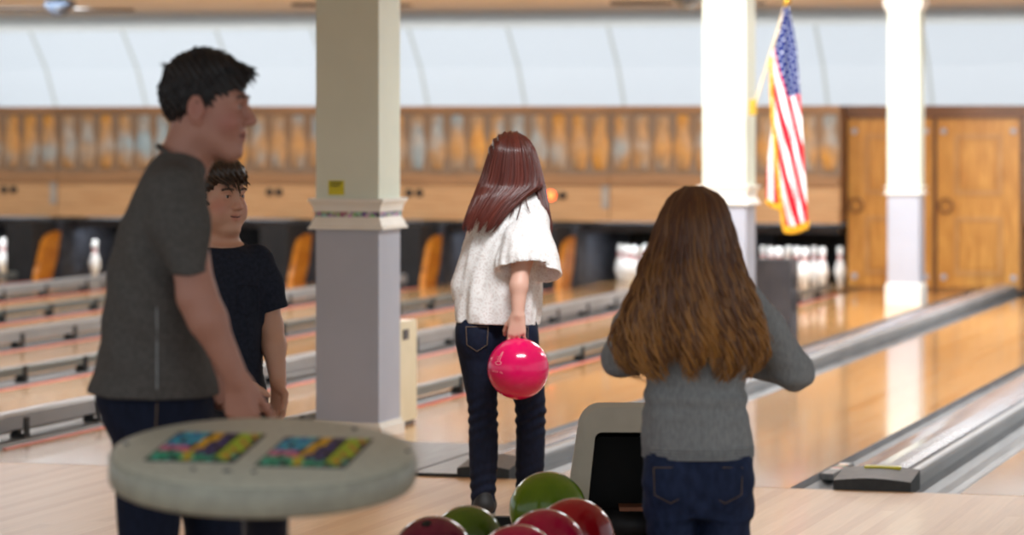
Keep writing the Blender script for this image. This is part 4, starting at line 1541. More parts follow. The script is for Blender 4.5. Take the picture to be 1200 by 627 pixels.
# ================================================================== BALL RETURN AND BALLS
def ball_return():
    Zh = 9.62
    x, y, _ = W(734, HOR, Zh)
    root = empty('ball_return', (x, y, 0), TH); tag(root, 'taupe ball return hood with a dark open mouth', 'ball return')
    k = Zh / F
    ztop = CAMH - (472 - HOR) * k

    def outline(half_b, half_t, z0, z1, rad, n=8):
        pts = [(-half_b, z0)]
        # left side curves inwards towards the top
        for t in (0.35, 0.6, 0.8): pts.append((-half_b + (half_b - half_t) * (t ** 1.5), z0 + (z1 - rad - z0) * t))
        for i in range(n + 1):
            a = PI - PI / 2 * i / n
            pts.append((-half_t + rad + rad * math.cos(a), z1 - rad + rad * math.sin(a)))
        return pts + [(-p[0], p[1]) for p in pts[::-1]]
    hb, ht = 82 * k, 56 * k
    O = outline(hb, ht, 0.0, ztop, 0.065)
    O2 = outline(hb - 0.008, ht - 0.014, 0.0, ztop - 0.014, 0.06)
    I = outline(hb - 0.070, ht - 0.048, 0.0, ztop - 0.088, 0.022)
    bm = bmesh.new()
    f0 = [bm.verts.new((p[0], 0.012, p[1])) for p in O]; f1 = [bm.verts.new((p[0], 0.0, p[1])) for p in O2]
    bk = [bm.verts.new((p[0] * 0.96, 0.42, p[1] * 0.93)) for p in O]
    i0 = [bm.verts.new((p[0], 0.0, p[1])) for p in I]; i1 = [bm.verts.new((p[0], 0.05, p[1])) for p in I]
    n = len(O)
    for i in range(n - 1):
        bm.faces.new((f0[i], f0[i + 1], bk[i + 1], bk[i])); bm.faces.new((f1[i], f1[i + 1], f0[i + 1], f0[i]))
        bm.faces.new((i0[i], i0[i + 1], f1[i + 1], f1[i])); bm.faces.new((i1[i], i1[i + 1], i0[i + 1], i0[i]))
    bm.faces.new(bk)
    obj('hood', bm, M['hood'], root, smooth=False, bevel=0.0)
    bm = bmesh.new()
    m1 = [bm.verts.new((p[0], 0.05, p[1])) for p in I]; m2 = [bm.verts.new((p[0] * 0.9, 0.36, p[1] * 0.92)) for p in I]
    for i in range(n - 1): bm.faces.new((m1[i], m2[i], m2[i + 1], m1[i + 1]))
    bm.faces.new(m2)
    lin = obj('mouth_lining', bm, M['hood_in'], root)
    bm = bmesh.new(); lathe(bm, [(0.05, -0.14), (0.05, 0.14)], 18)
    bm.transform(Matrix.Translation((0, 0.20, 0.30)) @ Matrix.Rotation(PI / 2, 4, 'Y'))
    obj('lift_roller', bm, M['speaker_side'], root)
    bm = bmesh.new(); box(bm, -0.02, 0.07, 0.02, 0.12, 0.36, 0.372)
    obj('worn_guide', bm, noise_mat('worn_guide_brown', srgb(150, 96, 70), srgb(120, 76, 56), 20), root, bevel=0.004)
    bm = bmesh.new(); box(bm, -0.40, -0.19, -0.06, -0.02, 0.0, 0.352)
    obj('stop_bar', bm, M['black'], root, bevel=0.008)
    # rack: oblong tray with a low dark rim on a pedestal, reaching toward the camera
    root = empty('ball_rack', (x, y, 0), TH); tag(root, 'low dark rack holding six bowling balls before the return hood', 'ball rack')
    X0 = (734 - 600) / F * Zh
    tx0, tx1, ty0, ty1 = -0.36 - X0, 0.28 - X0, 7.9 - Zh, -0.12
    bm = bmesh.new(); box(bm, tx0, tx1, ty0, ty1, 0.245, 0.286)
    obj('tray', bm, M['speaker_side'], root, bevel=0.02)
    bm = bmesh.new()
    t = 0.03
    box(bm, tx0 - t, tx1 + t, ty1, ty1 + t, 0.25, 0.288); box(bm, tx0 - t, tx1 + t, ty0 - t, ty0, 0.25, 0.288)
    box(bm, tx0 - t, tx0, ty0, ty1, 0.25, 0.288); box(bm, tx1, tx1 + t, ty0, ty1, 0.25, 0.288)
    obj('rim', bm, M['black'], root, bevel=0.008)
    bm = bmesh.new(); box(bm, tx0 + 0.15, tx1 - 0.15, ty0 + 0.3, ty1 - 0.3, 0.0, 0.25)
    obj('pedestal', bm, M['hood'], root, bevel=0.02)


ball_return()


def ball(loc, R, mat, label, group=None, holes=None):
    root = empty('bowling_ball', loc, TH); tag(root, label, 'bowling ball', group)
    bm = bmesh.new(); bmesh.ops.create_uvsphere(bm, u_segments=64, v_segments=40, radius=R)
    obj('shell', bm, mat, root, smooth=True)
    for d in holes or ():
        d = Vector(d).normalized()
        bm = bmesh.new(); bmesh.ops.create_cone(bm, cap_ends=True, segments=18, radius1=R * 0.115, radius2=R * 0.115, depth=0.004)
        bm.transform(Matrix.Translation(d * (R * 0.994)) @ d.to_track_quat('Z', 'Y').to_matrix().to_4x4())
        obj('finger_hole', bm, M['black'], root)
    return root


for px, cy, zb, R, mt, lab, hl in (
        (642, 598, 0.398, 0.112, 'ball_lime', 'lime green bowling ball lying highest, nearest to the hood mouth', [(0.5, 0.8, 0.4), (0.65, 0.75, 0.2), (0.3, 0.8, -0.2)]),
        (673, 631, 0.398, 0.108, 'ball_red', 'scarlet bowling ball on the rack under the lime green one', [(0.3, 0.9, 0.2), (0.5, 0.85, 0.2), (0.4, 0.8, -0.2)]),
        (639, 645, 0.398, 0.108, 'ball_crimson', 'crimson pink bowling ball on the rack left of the scarlet one', [(0.3, 0.9, 0.2), (0.5, 0.85, 0.2), (0.4, 0.8, -0.2)]),
        (607, 665, 0.398, 0.108, 'ball_rose', 'rose pink bowling ball cut by the bottom edge, between maroon and crimson balls', [(0.3, 0.9, 0.2), (0.5, 0.85, 0.2)]),
        (508, 654, 0.398, 0.108, 'ball_maroon', 'maroon bowling ball at the near left corner of the rack', [(-0.15, -0.45, 0.85), (0.3, 0.9, 0.2)]),
        (548, 635, 0.388, 0.098, 'ball_green', 'olive green bowling ball behind the maroon one', [(0.3, 0.9, 0.2), (0.5, 0.85, 0.2)])):
    Z = F * (CAMH - zb) / (cy - HOR)
    w = W(px, HOR, Z)
    ball((w[0], w[1], zb), R, M[mt], lab, 'bowling balls on the return rack', hl)


# ================================================================== PEOPLE
def scalp_strands(hd, n, seed, length, flow, mat, parent, keep, lift=0.010, r=0.0028, rad=(0.100, 0.081, 0.097), cen=(-0.012, 0, 0.028), name='hair_strands', spike=0.0):
    """short hair: tapering locks rooted on the scalp, combed along flow (head-local), keep(p) says where hair grows"""
    rg = np.random.RandomState(seed)
    paths, rr, tt = [], [], []
    while len(paths) < n:
        d = rg.normal(size=3); d /= np.linalg.norm(d)
        p = np.array(cen) + d * np.array(rad)
        if not keep(p): continue
        nrm = d / np.array(rad); nrm /= np.linalg.norm(nrm)
        fl = flow(p, rg); fl = fl - nrm * (fl @ nrm) * 0.9; fl /= (np.linalg.norm(fl) + 1e-9)
        Ln = length(p) * (0.7 + 0.6 * rg.rand())
        up = lift * (0.6 + 0.8 * rg.rand()) + spike * (rg.rand() < 0.12)
        P = []
        for t in np.linspace(0, 1, 6):
            x = p - nrm * 0.006 + fl * Ln * t + nrm * (up * math.sin(t * 2.0))
            # stay on the outside of the scalp
            e = (x - np.array(cen)) / np.array(rad); ql = np.linalg.norm(e)
            if ql < 1.0: x = np.array(cen) + e / ql * np.array(rad) * 1.01
            P.append(hd.T(*x))
        paths.append(P); rr.append(r * hd.sc * (0.7 + 0.6 * rg.rand())); tt.append(float(rg.rand()))
    return tubes_mesh(name, paths, rr, mat, parent, 5, tt)


def loft_surface(rows):
    A = np.array(sorted(rows), float)

    def at(z):
        return [np.interp(z, A[:, 0], A[:, i]) for i in range(1, 5)]
    return A[0, 0], A[-1, 0], at


def long_hair(name, rows, n, seed, mat, parent, wave=0.0, wfreq=20, r=0.004, side=(-PI, PI), ragged=0.06, top=None, tintf=None, out=(0.98, 1.06), drift=0.0, lock=0.0):
    z0, z1, at = loft_surface(rows)
    rg = np.random.RandomState(seed)
    paths, rr, tt = [], [], []
    for i in range(n):
        a = side[0] + (side[1] - side[0]) * rg.rand()
        lk = 0.5 + 0.5 * math.sin(a * 9 + 1.3 * math.sin(a * 4))
        zs = z1 - (z1 - z0) * (0.0 if rg.rand() < 0.7 else rg.rand() * 0.5)
        ze = z0 + (z1 - z0) * ragged * rg.rand() * (1.6 if rg.rand() < 0.2 else 1.0) + lock * lk * (z1 - z0)
        o = out[0] + (out[1] - out[0]) * rg.rand()
        ph = (6.0 * math.sin(a * 6.0) + 0.9 * rg.rand()) if lock else rg.rand() * 6.28; am = wave * (0.5 + rg.rand()); fq = wfreq * (0.8 + 0.4 * rg.rand())
        P = []; T = []
        K = 26
        for t in np.linspace(0, 1, K):
            z = zs + (ze - zs) * t
            cx, cy, rx, ry = at(z)
            b = a + drift * t
            g = am * t * math.sin(fq * z + ph)
            P.append((cx + rx * o * math.cos(b) + g, cy + ry * o * math.sin(b) + 0.6 * am * t * math.cos(fq * z + ph), z))
            T.append((0.15 + 0.5 * rg.rand() * 0.3 + 0.25 * math.sin(ph)) if tintf is None else tintf(t, ph, rg))
        paths.append(P); rr.append(r * (0.6 + 0.8 * rg.rand())); tt.append(T)
    return tubes_mesh(name, paths, rr, mat, parent, 5, tt)


# ------------------------------------------------------------------ girl in the white lace blouse with the pink ball
def girl_lace():
    fr = Frame(590, 12.42); q = fr.q
    root = person('girl in white lace blouse and dark jeans holding a hot pink ball, seen from behind', fr)
    H = 0.0045
    hd = Head(q(599, 190, 0.01), rot(math.radians(70), 0.05), 0.86)
    B = Body((-0.30, -0.38, -0.01), (0.32, 0.36, 1.52), H)
    hd.build(B)
    neck = q(598, 226, 0)
    B.cap(q(599, 205, 0.0), neck, 0.043, 0.046, 0.03)
    B.loft(fr.rows([(222, 580, 622, 0.05, 0), (236, 566, 632, 0.07, 0), (262, 556, 638, 0.085, 0), (310, 560, 628, 0.08, 0), (350, 560, 620, 0.075, 0), (378, 556, 612, 0.066, 0), (390, 560, 608, 0.060, 0)]), 0.03)
    wr = q(607, 369, -0.20)
    sh, el = q(631, 250, -0.03), q(612, 306, -0.15)
    B.chain([sh, el, q(608, 335, -0.18), wr], [0.042, 0.036, 0.033, 0.023], 0.02)
    hand(B, wr, (-0.06, -0.02, -1.0), (0.05, 0.35, 0.0), (-1, 0.0, 0), 0.86, (0.30, 0.35, 0.38, 0.45), 0.10, (0.75, 0.35))
    B.chain([q(565, 252, 0), q(545, 318, 0.03), q(580, 342, 0.17)], [0.042, 0.034, 0.024], 0.02)
    hand(B, q(580, 342, 0.17), (1, 0.35, 0.15), (0, -0.5, -0.3), (0, 0, 1), 0.86, (0.35, 0.4, 0.45, 0.5), 0.03)
    hips = [q(563, 405, 0.0), q(610, 405, 0.0)]
    kn = [q(565, 490, 0.0), q(621, 485, 0.045)]
    an = [q(567, 592, 0.0), q(619, 590, 0.10)]
    for a, k_, n_ in zip(hips, kn, an):
        B.chain([a, k_, n_], [0.052, 0.034, 0.025], 0.02)
        B.cap(n_, (n_[0], n_[1] + 0.10, 0.035), 0.028, 0.022, 0.02)
    body_obj('body', B, M['skin_girl'], root, 1, tint=hd.blush(0.5))
    hd.eyes(root)
    # jeans
    J = Body((-0.26, -0.2, 0.02), (0.26, 0.3, 0.80), 0.0045)

    def legs(rows, dyf):
        out = []
        for py, l, r, ry in rows:
            dy = dyf(py); a, b = q(l, py, dy), q(r, py, dy)
            out.append((a[2], (a[0] + b[0]) / 2, dy, (b[0] - a[0]) / 2, ry))
        return out
    J.loft(legs([(366, 538, 592, 0.095), (385, 533, 588, 0.105), (405, 534, 586, 0.10), (440, 542, 583, 0.078), (480, 549, 583, 0.060), (492, 549, 583, 0.058), (510, 549, 584, 0.060), (545, 550, 583, 0.056), (585, 552, 580, 0.044), (602, 553, 580, 0.042)], lambda p: 0.0), 0.03)
    J.loft(legs([(366, 572, 628, 0.095), (385, 578, 631, 0.105), (405, 584, 632, 0.10), (440, 596, 637, 0.078), (480, 604, 640, 0.060), (492, 604, 639, 0.058), (510, 605, 639, 0.060), (545, 604, 638, 0.056), (585, 605, 634, 0.044), (598, 606, 633, 0.042)], lambda p: 0.1 * max(0, (p - 400)) / 200), 0.03)
    for px, py in ((556, 396), (608, 396)): J.ell(q(px, py, -0.055), (0.06, 0.05, 0.065), 0.04)

    def jd(V):
        w = wobble(V, 70, 5, 6, (0.6, 0.6, 1.6))
        kz = np.exp(-((V[:, 2] - q(600, 490)[2]) / 0.07) ** 2) + 0.6 * np.exp(-((V[:, 2] - 0.12) / 0.09) ** 2)
        return 0.0012 * w + kz * 0.004 * np.sin(V[:, 2] * 150 + 3 * np.sin(V[:, 0] * 30))
    jo = body_obj('jeans', J, M['denim'], root, 1, jd)
    for px, py, sl in ((559, 388, 1), (606, 388, -1)):
        P = []
        for a, b in ((-13, -5), (-12, 16), (0, 24), (12, 16), (13, -5), (-13, -5)):
            P.append(q(px + a, py + b, -0.109 + 0.004 * 0))
        tubes_mesh('pocket_seam', [P], [0.0016], M['thread'], jo, 5, taper=False)
    # blouse: hollow lace shell with a flared right sleeve
    S = Body((-0.24, -0.32, 0.70), (0.24, 0.20, 1.34), 0.003)
    torso = fr.rows([(224, 584, 617, 0.056, -0.005), (232, 570, 630, 0.082, -0.005), (245, 560, 640, 0.098, -0.01), (270, 551, 641, 0.112, -0.01), (310, 541, 637, 0.120, -0.01), (345, 535, 634, 0.122, -0.01), (365, 533, 633, 0.122, -0.01), (378, 534, 631, 0.120, -0.01), (386, 536, 629, 0.112, -0.01)])
    fold = lambda a, Z: 0.035 * np.sin(a * 9 + 14 * Z) * np.clip((1.16 - Z) / 0.3, 0, 1) + 0.018 * np.sin(a * 17 - 9 * Z)
    S.loft(torso, 0.03, 2.1, 0.0, 'add', fold)
    # left sleeve hangs as a wide wing
    S.chain([q(572, 250, 0), q(558, 290, 0.0), q(541, 334, 0.01)], [0.040, 0.040, 0.043], 0.03, flat=(v3(0, 1, 0), 1.5))
    S.cap(q(540, 335, 0), q(536, 347, 0), 0.028, 0.020, 0.02)
    # right sleeve: a cone from the shoulder to a wide tilted hem
    sl = [(q(628, 240, -0.02), 0.050), (q(622, 262, -0.07), 0.070), (q(618, 285, -0.11), 0.098), (q(619, 305, -0.14), 0.118), (q(620, 322, -0.15), 0.128)]
    for (a, ra), (b, rb) in zip(sl[:-1], sl[1:]): S.cap(a, b, ra, rb, 0.02, flat=(v3(0, 1, 0), 0.78))
    # cut the sleeve open along its hem: from (585,312) rising then down to (652,322)
    c0 = q(620, 318, -0.15)
    F0 = S.F.copy()
    S2 = Body(S.lo, S.lo + S.h * (S.n - 1.5), S.h); S2.F = F0
    ax = [S.lo[i] + S.h * np.arange(S.n[i]) for i in range(3)]
    X, Y, Z = np.meshgrid(*ax, indexing='ij', sparse=True)
    hemz = q(605, 317, -0.15)[2] - 0.10 * (X - q(605, 312, -0.15)[0]) - 0.42 * (Y + 0.16)
    T = Body(S.lo, S.lo + S.h * (S.n - 1.5), S.h)
    T.loft(torso, 0.03, 2.1, 0.0, 'add', fold)
    T.chain([q(572, 250, 0), q(558, 290, 0.0), q(541, 334, 0.01)], [0.040, 0.040, 0.043], 0.03, flat=(v3(0, 1, 0), 1.5))
    T.cap(q(540, 335, 0), q(536, 347, 0), 0.028, 0.020, 0.02)
    # sleeve alone, hollow
    Sl = Body(S.lo, S.lo + S.h * (S.n - 1.5), S.h)
    Sh = Body(S.lo, S.lo + S.h * (S.n - 1.5), S.h)
    for (a, ra), (b, rb) in zip(sl[:-1], sl[1:]):
        Sl.cap(a, b, ra, rb, 0.02, flat=(v3(0, 1, 0), 0.78))
        Sh.cap(a, b + (b - a) * 0.6, ra - 0.014, rb + (rb - ra) * 0.3 - 0.014, 0.02, flat=(v3(0, 1, 0), 0.78))
    fo = (0.0045 * np.sin(X * 85 + Z * 12 + Y * 25) + 0.002 * np.sin(X * 150 - Y * 60)) * np.clip((1.16 - Z) / 0.15, 0, 1)
    fl = Sl.F + fo; fl = np.maximum(fl, -(Sh.F + fo)); fl = np.maximum(fl, hemz - Z)
    k_ = 0.012
    hh = np.maximum(k_ - np.abs(T.F - fl), 0) / k_
    S.F = (np.minimum(T.F, fl) - hh * hh * k_ * 0.25).astype(np.float32)
    # arm passes out through the hollow; neckline
    S.cut((0, 0, 1), q(600, 224)[2])
    S.cut((-0.035, 0, -1), -q(600, 379)[2])
    so = body_obj('lace_blouse', S, M['lace'], root, 2, lambda V: 0.0016 * wobble(V, 60, 9, 6))
    # hair: head cap, long mass swept to the left over the shoulder, thin lock at the right
    Hm = Body((-0.26, -0.26, 0.92), (0.26, 0.22, 1.52), 0.0045)
    Hm.ell(hd.T(-0.018, 0, 0.030), (0.094, 0.082, 0.092), 0.01, hd.R)
    main = fr.rows([(157, 594, 608, 0.03, -0.02), (163, 583, 618, 0.065, -0.02), (175, 576, 625, 0.088, -0.02), (190, 571, 630, 0.095, -0.02), (205, 567, 633, 0.09, -0.03), (218, 562, 633, 0.075, -0.05),
                    (228, 558, 618, 0.060, -0.085), (240, 553, 604, 0.050, -0.105), (252, 548, 592, 0.042, -0.12), (264, 544, 583, 0.036, -0.128), (273, 545, 575, 0.028, -0.132)])
    Hm.loft([r for r in main if r[0] > q(0, 262)[2]], 0.02, 2.0, -0.004)
    lock = fr.rows([(178, 618, 628, 0.03, 0.0), (200, 621, 634, 0.035, 0.0), (222, 626, 639, 0.03, -0.02), (245, 634, 643, 0.022, -0.05), (262, 640, 646, 0.014, -0.06), (275, 643, 647, 0.008, -0.065)])
    Hm.loft(lock, 0.01, 2.0, -0.003)
    # open the face side
    fdir = hd.R @ v3(1, 0, 0)
    Hm.cap(hd.T(0.10, 0, -0.03), hd.T(0.16, 0, -0.03), 0.055, 0.07, 0.01, 'sub')
    ho = body_obj('hair', Hm, M['hair_auburn'], root, 1, lambda V: 0.0025 * np.sin(V[:, 0] * 260 + V[:, 2] * 60) + 0.002 * wobble(V, 120, 3, 5, (1, 1, 0.2)), lambda V: 0.2 + 0.15 * wobble(V, 150, 4, 5, (1, 1, 0.1)))
    tf = lambda t, ph, rg: min(1, max(0, 0.12 + 0.28 * (0.5 + 0.5 * math.sin(ph)) + 0.15 * t))
    long_hair('hair_strands', main, 420, 21, M['hair_auburn'], ho, 0.003, 18, 0.0034, (-PI, 0.25), 0.08, tintf=tf, out=(0.97, 1.06), lock=0.10)
    long_hair('hair_strands', lock, 60, 22, M['hair_auburn'], ho, 0.002, 18, 0.0026, ragged=0.12, tintf=tf)
    # a few wisps crossing the lace shoulder
    paths, rr = [], []
    for i, (a, b) in enumerate((((606, 222), (596, 258)), ((611, 224), (606, 262)), ((602, 222), (588, 262)), ((616, 226), (622, 250)), ((609, 222), (600, 252)))):
        P = [q(a[0] + (b[0] - a[0]) * t + 2 * math.sin(3 * t + i), a[1] + (b[1] - a[1]) * t, -0.098 - 0.035 * t) for t in np.linspace(0, 1, 10)]
        paths.append(P); rr.append(0.0026)
    tubes_mesh('hair_wisps', paths, rr, M['hair_auburn'], ho, 5, [0.2] * 5)
    shoe(root, an[0] + v3(0, 0.0, 0), PI / 2, 0.225)
    shoe(root, an[1] + v3(0, 0.0, 0), PI / 2 - 0.2, 0.225)
    return fr


fg = girl_lace()

# the ball in her hand, with its engraved emblem and line of lettering
Rb = 0.1165
bc = fg.q(607.3, 432.0, -0.20)
Rz = Matrix.Rotation(TH, 3, 'Z')
bw = Vector(fg.loc) + Rz @ Vector(bc)
hb = ball(tuple(bw), Rb, M['ball_pink'], 'glossy hot pink bowling ball hanging from the hand of the girl in lace', None,
          [(-0.16, 0.10, 0.98), (0.10, 0.05, 0.99), (0.0, 0.50, 0.85)])


def on_ball(u, v):
    """px offset from the ball's centre as the viewer sees it -> point on its near surface"""
    x = u * 0.00324; z = -v * 0.00324
    y = -math.sqrt(max(1e-6, Rb ** 2 - x * x - z * z))
    p = Vector((x, y, z)); return p * ((Rb + 0.0006) / p.length)


paths = [[on_ball(-27 + a, -13 + b) for a, b in P] for P in (
    [(0.5, 4), (1.5, 6.2), (4.5, 6.8), (7.0, 5.5), (7.4, 3.4), (5.2, 2.6), (2.2, 3.2), (0.5, 4)],
    [(3.0, 2.6), (5.2, -2.0), (7.2, -5.5), (9.5, -8.2)], [(5.4, 2.2), (7.0, -2.2), (8.6, -5.6), (9.5, -8.2)], [(2.2, -2.0), (5.0, -3.0)], [(1.4, 0.4), (4.0, -0.6)])]
tubes_mesh('emblem', paths, [0.0011] * len(paths), M['ball_mark'], hb, 5, taper=False)
paths = []
for i in range(7):
    u0 = -29.5 + i * 1.75
    if i == 4: continue
    paths.append([on_ball(u0, 0.0 + 0.25 * i), on_ball(u0 + 0.1, 1.9 + 0.25 * i)])
    paths.append([on_ball(u0, (0.2 if i % 2 else 1.7) + 0.25 * i), on_ball(u0 + 1.0, (0.2 if i % 2 else 1.7) + 0.25 * i)])
tubes_mesh('lettering', paths, [0.0008] * len(paths), M['ball_mark'], hb, 4, taper=False)


# ------------------------------------------------------------------ girl with long wavy brown hair
def girl_wavy():
    fr = Frame(817, 8.5); q = fr.q
    root = person('girl with long wavy brown hair in grey sweater and blue jeans, seen from behind', fr)
    hd = Head(q(813, 268, 0.0), rot(PI / 2 + 0.1, 0.1), 0.9)
    B = Body((-0.30, -0.26, -0.01), (0.34, 0.44, 1.38), 0.005)
    hd.build(B)
    B.cap(q(813, 290), q(814, 322), 0.045, 0.048, 0.03)
    B.loft(fr.rows([(312, 790, 838, 0.05, 0), (326, 768, 858, 0.07, 0), (360, 762, 866, 0.085, 0), (420, 766, 864, 0.085, 0), (480, 762, 868, 0.085, 0), (530, 760, 876, 0.09, 0)]), 0.03)
    eL, eR = q(727, 420, 0.05), q(931, 436, 0.06)
    wL, wR = q(772, 424, 0.24), q(868, 424, 0.24)
    B.chain([q(772, 338), eL, wL], [0.042, 0.034, 0.024], 0.02)
    B.chain([q(858, 338), eR, wR], [0.042, 0.034, 0.024], 0.02)
    hand(B, wL, (0.8, 0.45, 0.35), (0.2, -0.6, 0.1), (0, 0, 1), 0.86, (0.35, 0.4, 0.45, 0.5), 0.04)
    hand(B, wR, (-0.8, 0.45, 0.35), (-0.2, -0.6, 0.1), (0, 0, 1), 0.86, (0.35, 0.4, 0.45, 0.5), 0.04)
    an = [v3(q(794, 600)[0], 0.0, 0.09), v3(q(846, 600)[0], 0.03, 0.09)]
    for a, n_ in zip((q(788, 545), q(848, 545)), an):
        B.chain([a, (a + n_) / 2 + v3(0, 0.02, 0), n_], [0.065, 0.045, 0.032], 0.02)
        B.cap(n_, (n_[0], n_[1] + 0.10, 0.035), 0.028, 0.022, 0.02)
    body_obj('body', B, M['skin_girl'], root, 1, tint=hd.blush(0.5))
    hd.eyes(root)
    # jeans
    J = Body((-0.24, -0.2, 0.03), (0.24, 0.24, 0.76), 0.005)
    J.loft(fr.rows([(508, 760, 880, 0.098, 0), (535, 754, 882, 0.11, 0), (565, 753, 882, 0.115, 0), (590, 755, 882, 0.112, 0), (604, 758, 882, 0.10, 0)]), 0.03, 2.4)
    zl = q(0, 590)[2]
    for s_, (xa, xb) in ((0, (756, 817)), (1, (819, 881))):
        a = q(xa, 590); b = q(xb, 590)
        c0 = (a[0] + b[0]) / 2; w0 = (b[0] - a[0]) / 2
        n_ = an[s_]
        J.loft([(zl + 0.02, c0, 0, w0, 0.098), (zl - 0.10, c0 * 0.98, 0, w0 * 0.94, 0.088), (0.36, (c0 + n_[0]) / 2, n_[1] * 0.6, 0.055, 0.062), (0.22, n_[0], n_[1], 0.050, 0.058), (0.07, n_[0], n_[1], 0.045, 0.052)], 0.02)
    for px in (787, 850): J.ell(q(px, 560, -0.065), (0.066, 0.052, 0.07), 0.04)
    jo = body_obj('jeans', J, M['denim_blue'], root, 1, lambda V: 0.0016 * wobble(V, 55, 15, 6) + 0.0016 * np.sin(V[:, 2] * 90 + 4 * np.sin(V[:, 0] * 22)) * np.clip((V[:, 2] - 0.2) / 0.2, 0, 1))
    for px in (786, 850):
        P = [q(px + a, 562 + b, -0.118 + c_) for a, b, c_ in ((-20, -14, 0.012), (-19, 18, 0.003), (0, 28, -0.002), (19, 18, 0.003), (20, -14, 0.012), (0, -14, -0.002), (-20, -14, 0.012))]
        tubes_mesh('pocket_seam', [P], [0.0016], M['thread'], jo, 5, taper=False)
    # sweater with long sleeves
    S = Body((-0.30, -0.22, 0.60), (0.34, 0.40, 1.14), 0.005)
    S.loft(fr.rows([(314, 786, 842, 0.058, 0), (324, 768, 860, 0.082, 0), (345, 757, 874, 0.102, 0), (390, 753, 878, 0.108, 0), (440, 757, 872, 0.108, 0), (480, 754, 876, 0.112, 0), (505, 752, 881, 0.118, 0), (522, 752, 883, 0.121, 0), (534, 755, 882, 0.119, 0)]), 0.03, 2.3,
           0, 'add', lambda a, Z: 0.014 * np.sin(a * 7 + 20 * Z))
    S.chain([q(770, 338), q(742, 385, 0.02), eL, wL], [0.056, 0.053, 0.047, 0.034], 0.025)
    S.chain([q(858, 338), q(895, 385, 0.02), eR, wR], [0.056, 0.054, 0.049, 0.034], 0.025)
    so = body_obj('sweater', S, M['sweater'], root, 1, lambda V: 0.002 * wobble(V, 45, 31, 6) + 0.0035 * np.exp(-((V[:, 2] - q(0, 465)[2]) / 0.06) ** 2) * np.sin(V[:, 2] * 120 + 5 * V[:, 0]))
    P = []
    z0, z1, at = loft_surface(fr.rows([(520, 753, 882, 0.12, 0), (534, 755, 882, 0.119, 0)]))
    zz = q(0, 528)[2]
    cx, cy, rx, ry = at(zz)
    paths = []
    for k in range(4):
        paths.append([(cx + (rx + 0.001) * abs(math.cos(a)) ** (2 / 2.3) * math.copysign(1, math.cos(a)), cy + (ry + 0.001) * abs(math.sin(a)) ** (2 / 2.3) * math.copysign(1, math.sin(a)), zz + 0.012 - 0.008 * k) for a in np.linspace(0, 2 * PI, 70)])
    tubes_mesh('ribbed_hem', paths, [0.0045] * 4, M['sweater'], so, 6, taper=False)
    # hair
    main = fr.rows([(219, 803, 822, 0.03, -0.01), (224, 792, 836, 0.06, -0.01), (234, 783, 846, 0.082, -0.015), (250, 775, 852, 0.098, -0.02), (275, 767, 858, 0.105, -0.025), (300, 757, 864, 0.100, -0.04), (325, 747, 871, 0.085, -0.065),
                    (350, 738, 878, 0.070, -0.085), (375, 728, 886, 0.060, -0.095), (395, 722, 891, 0.054, -0.10), (415, 722, 890, 0.048, -0.103), (432, 730, 883, 0.040, -0.106), (446, 748, 870, 0.03, -0.108)])
    Hm = Body((-0.30, -0.26, 0.78), (0.26, 0.16, 1.38), 0.005)
    Hm.loft([r for r in main if r[0] > q(0, 424)[2]], 0.02, 2.0, -0.012, 'add', lambda a, Z: 0.05 * np.sin(a * 11 + 22 * np.sin(Z * 9)) * np.clip((1.2 - Z) / 0.25, 0, 1) + 0.02 * np.sin(a * 23 + 30 * Z))
    Hm.cap(hd.T(0.10, 0, -0.03), hd.T(0.16, 0, -0.03), 0.055, 0.07, 0.01, 'sub')
    zt = q(0, 219)[2]; zb_ = q(0, 446)[2]  # tints turn gold towards the ends: hair colour plus painted light highlights
    ho = body_obj('hair', Hm, M['hair_brown'], root, 1, lambda V: 0.003 * np.sin(V[:, 0] * 210 + 8 * np.sin(V[:, 2] * 22)), lambda V: np.clip(0.06 + 0.50 * ((zt - V[:, 2]) / (zt - zb_)) ** 2.0 + 0.16 * wobble(V, 110, 8, 5, (1, 1, 0.15)), 0, 1))
    tf = lambda t, ph, rg: float(np.clip(0.04 + 0.80 * t ** 1.6 * (0.62 + 0.45 * math.sin(ph)) + 0.12 * math.sin(ph * 3), 0, 1))
    long_hair('hair_strands', main, 760, 41, M['hair_brown'], ho, 0.012, 44, 0.0036, (-PI - 0.1, 0.1), 0.05, tintf=tf, out=(0.90, 1.01), lock=0.13)
    long_hair('hair_strands', main, 120, 43, M['hair_brown'], ho, 0.018, 40, 0.0030, (-PI - 0.15, 0.15), 0.15, tintf=tf, out=(0.96, 1.05), lock=0.12)
    shoe(root, an[0], PI / 2, 0.22); shoe(root, an[1], PI / 2 - 0.15, 0.22)


girl_wavy()


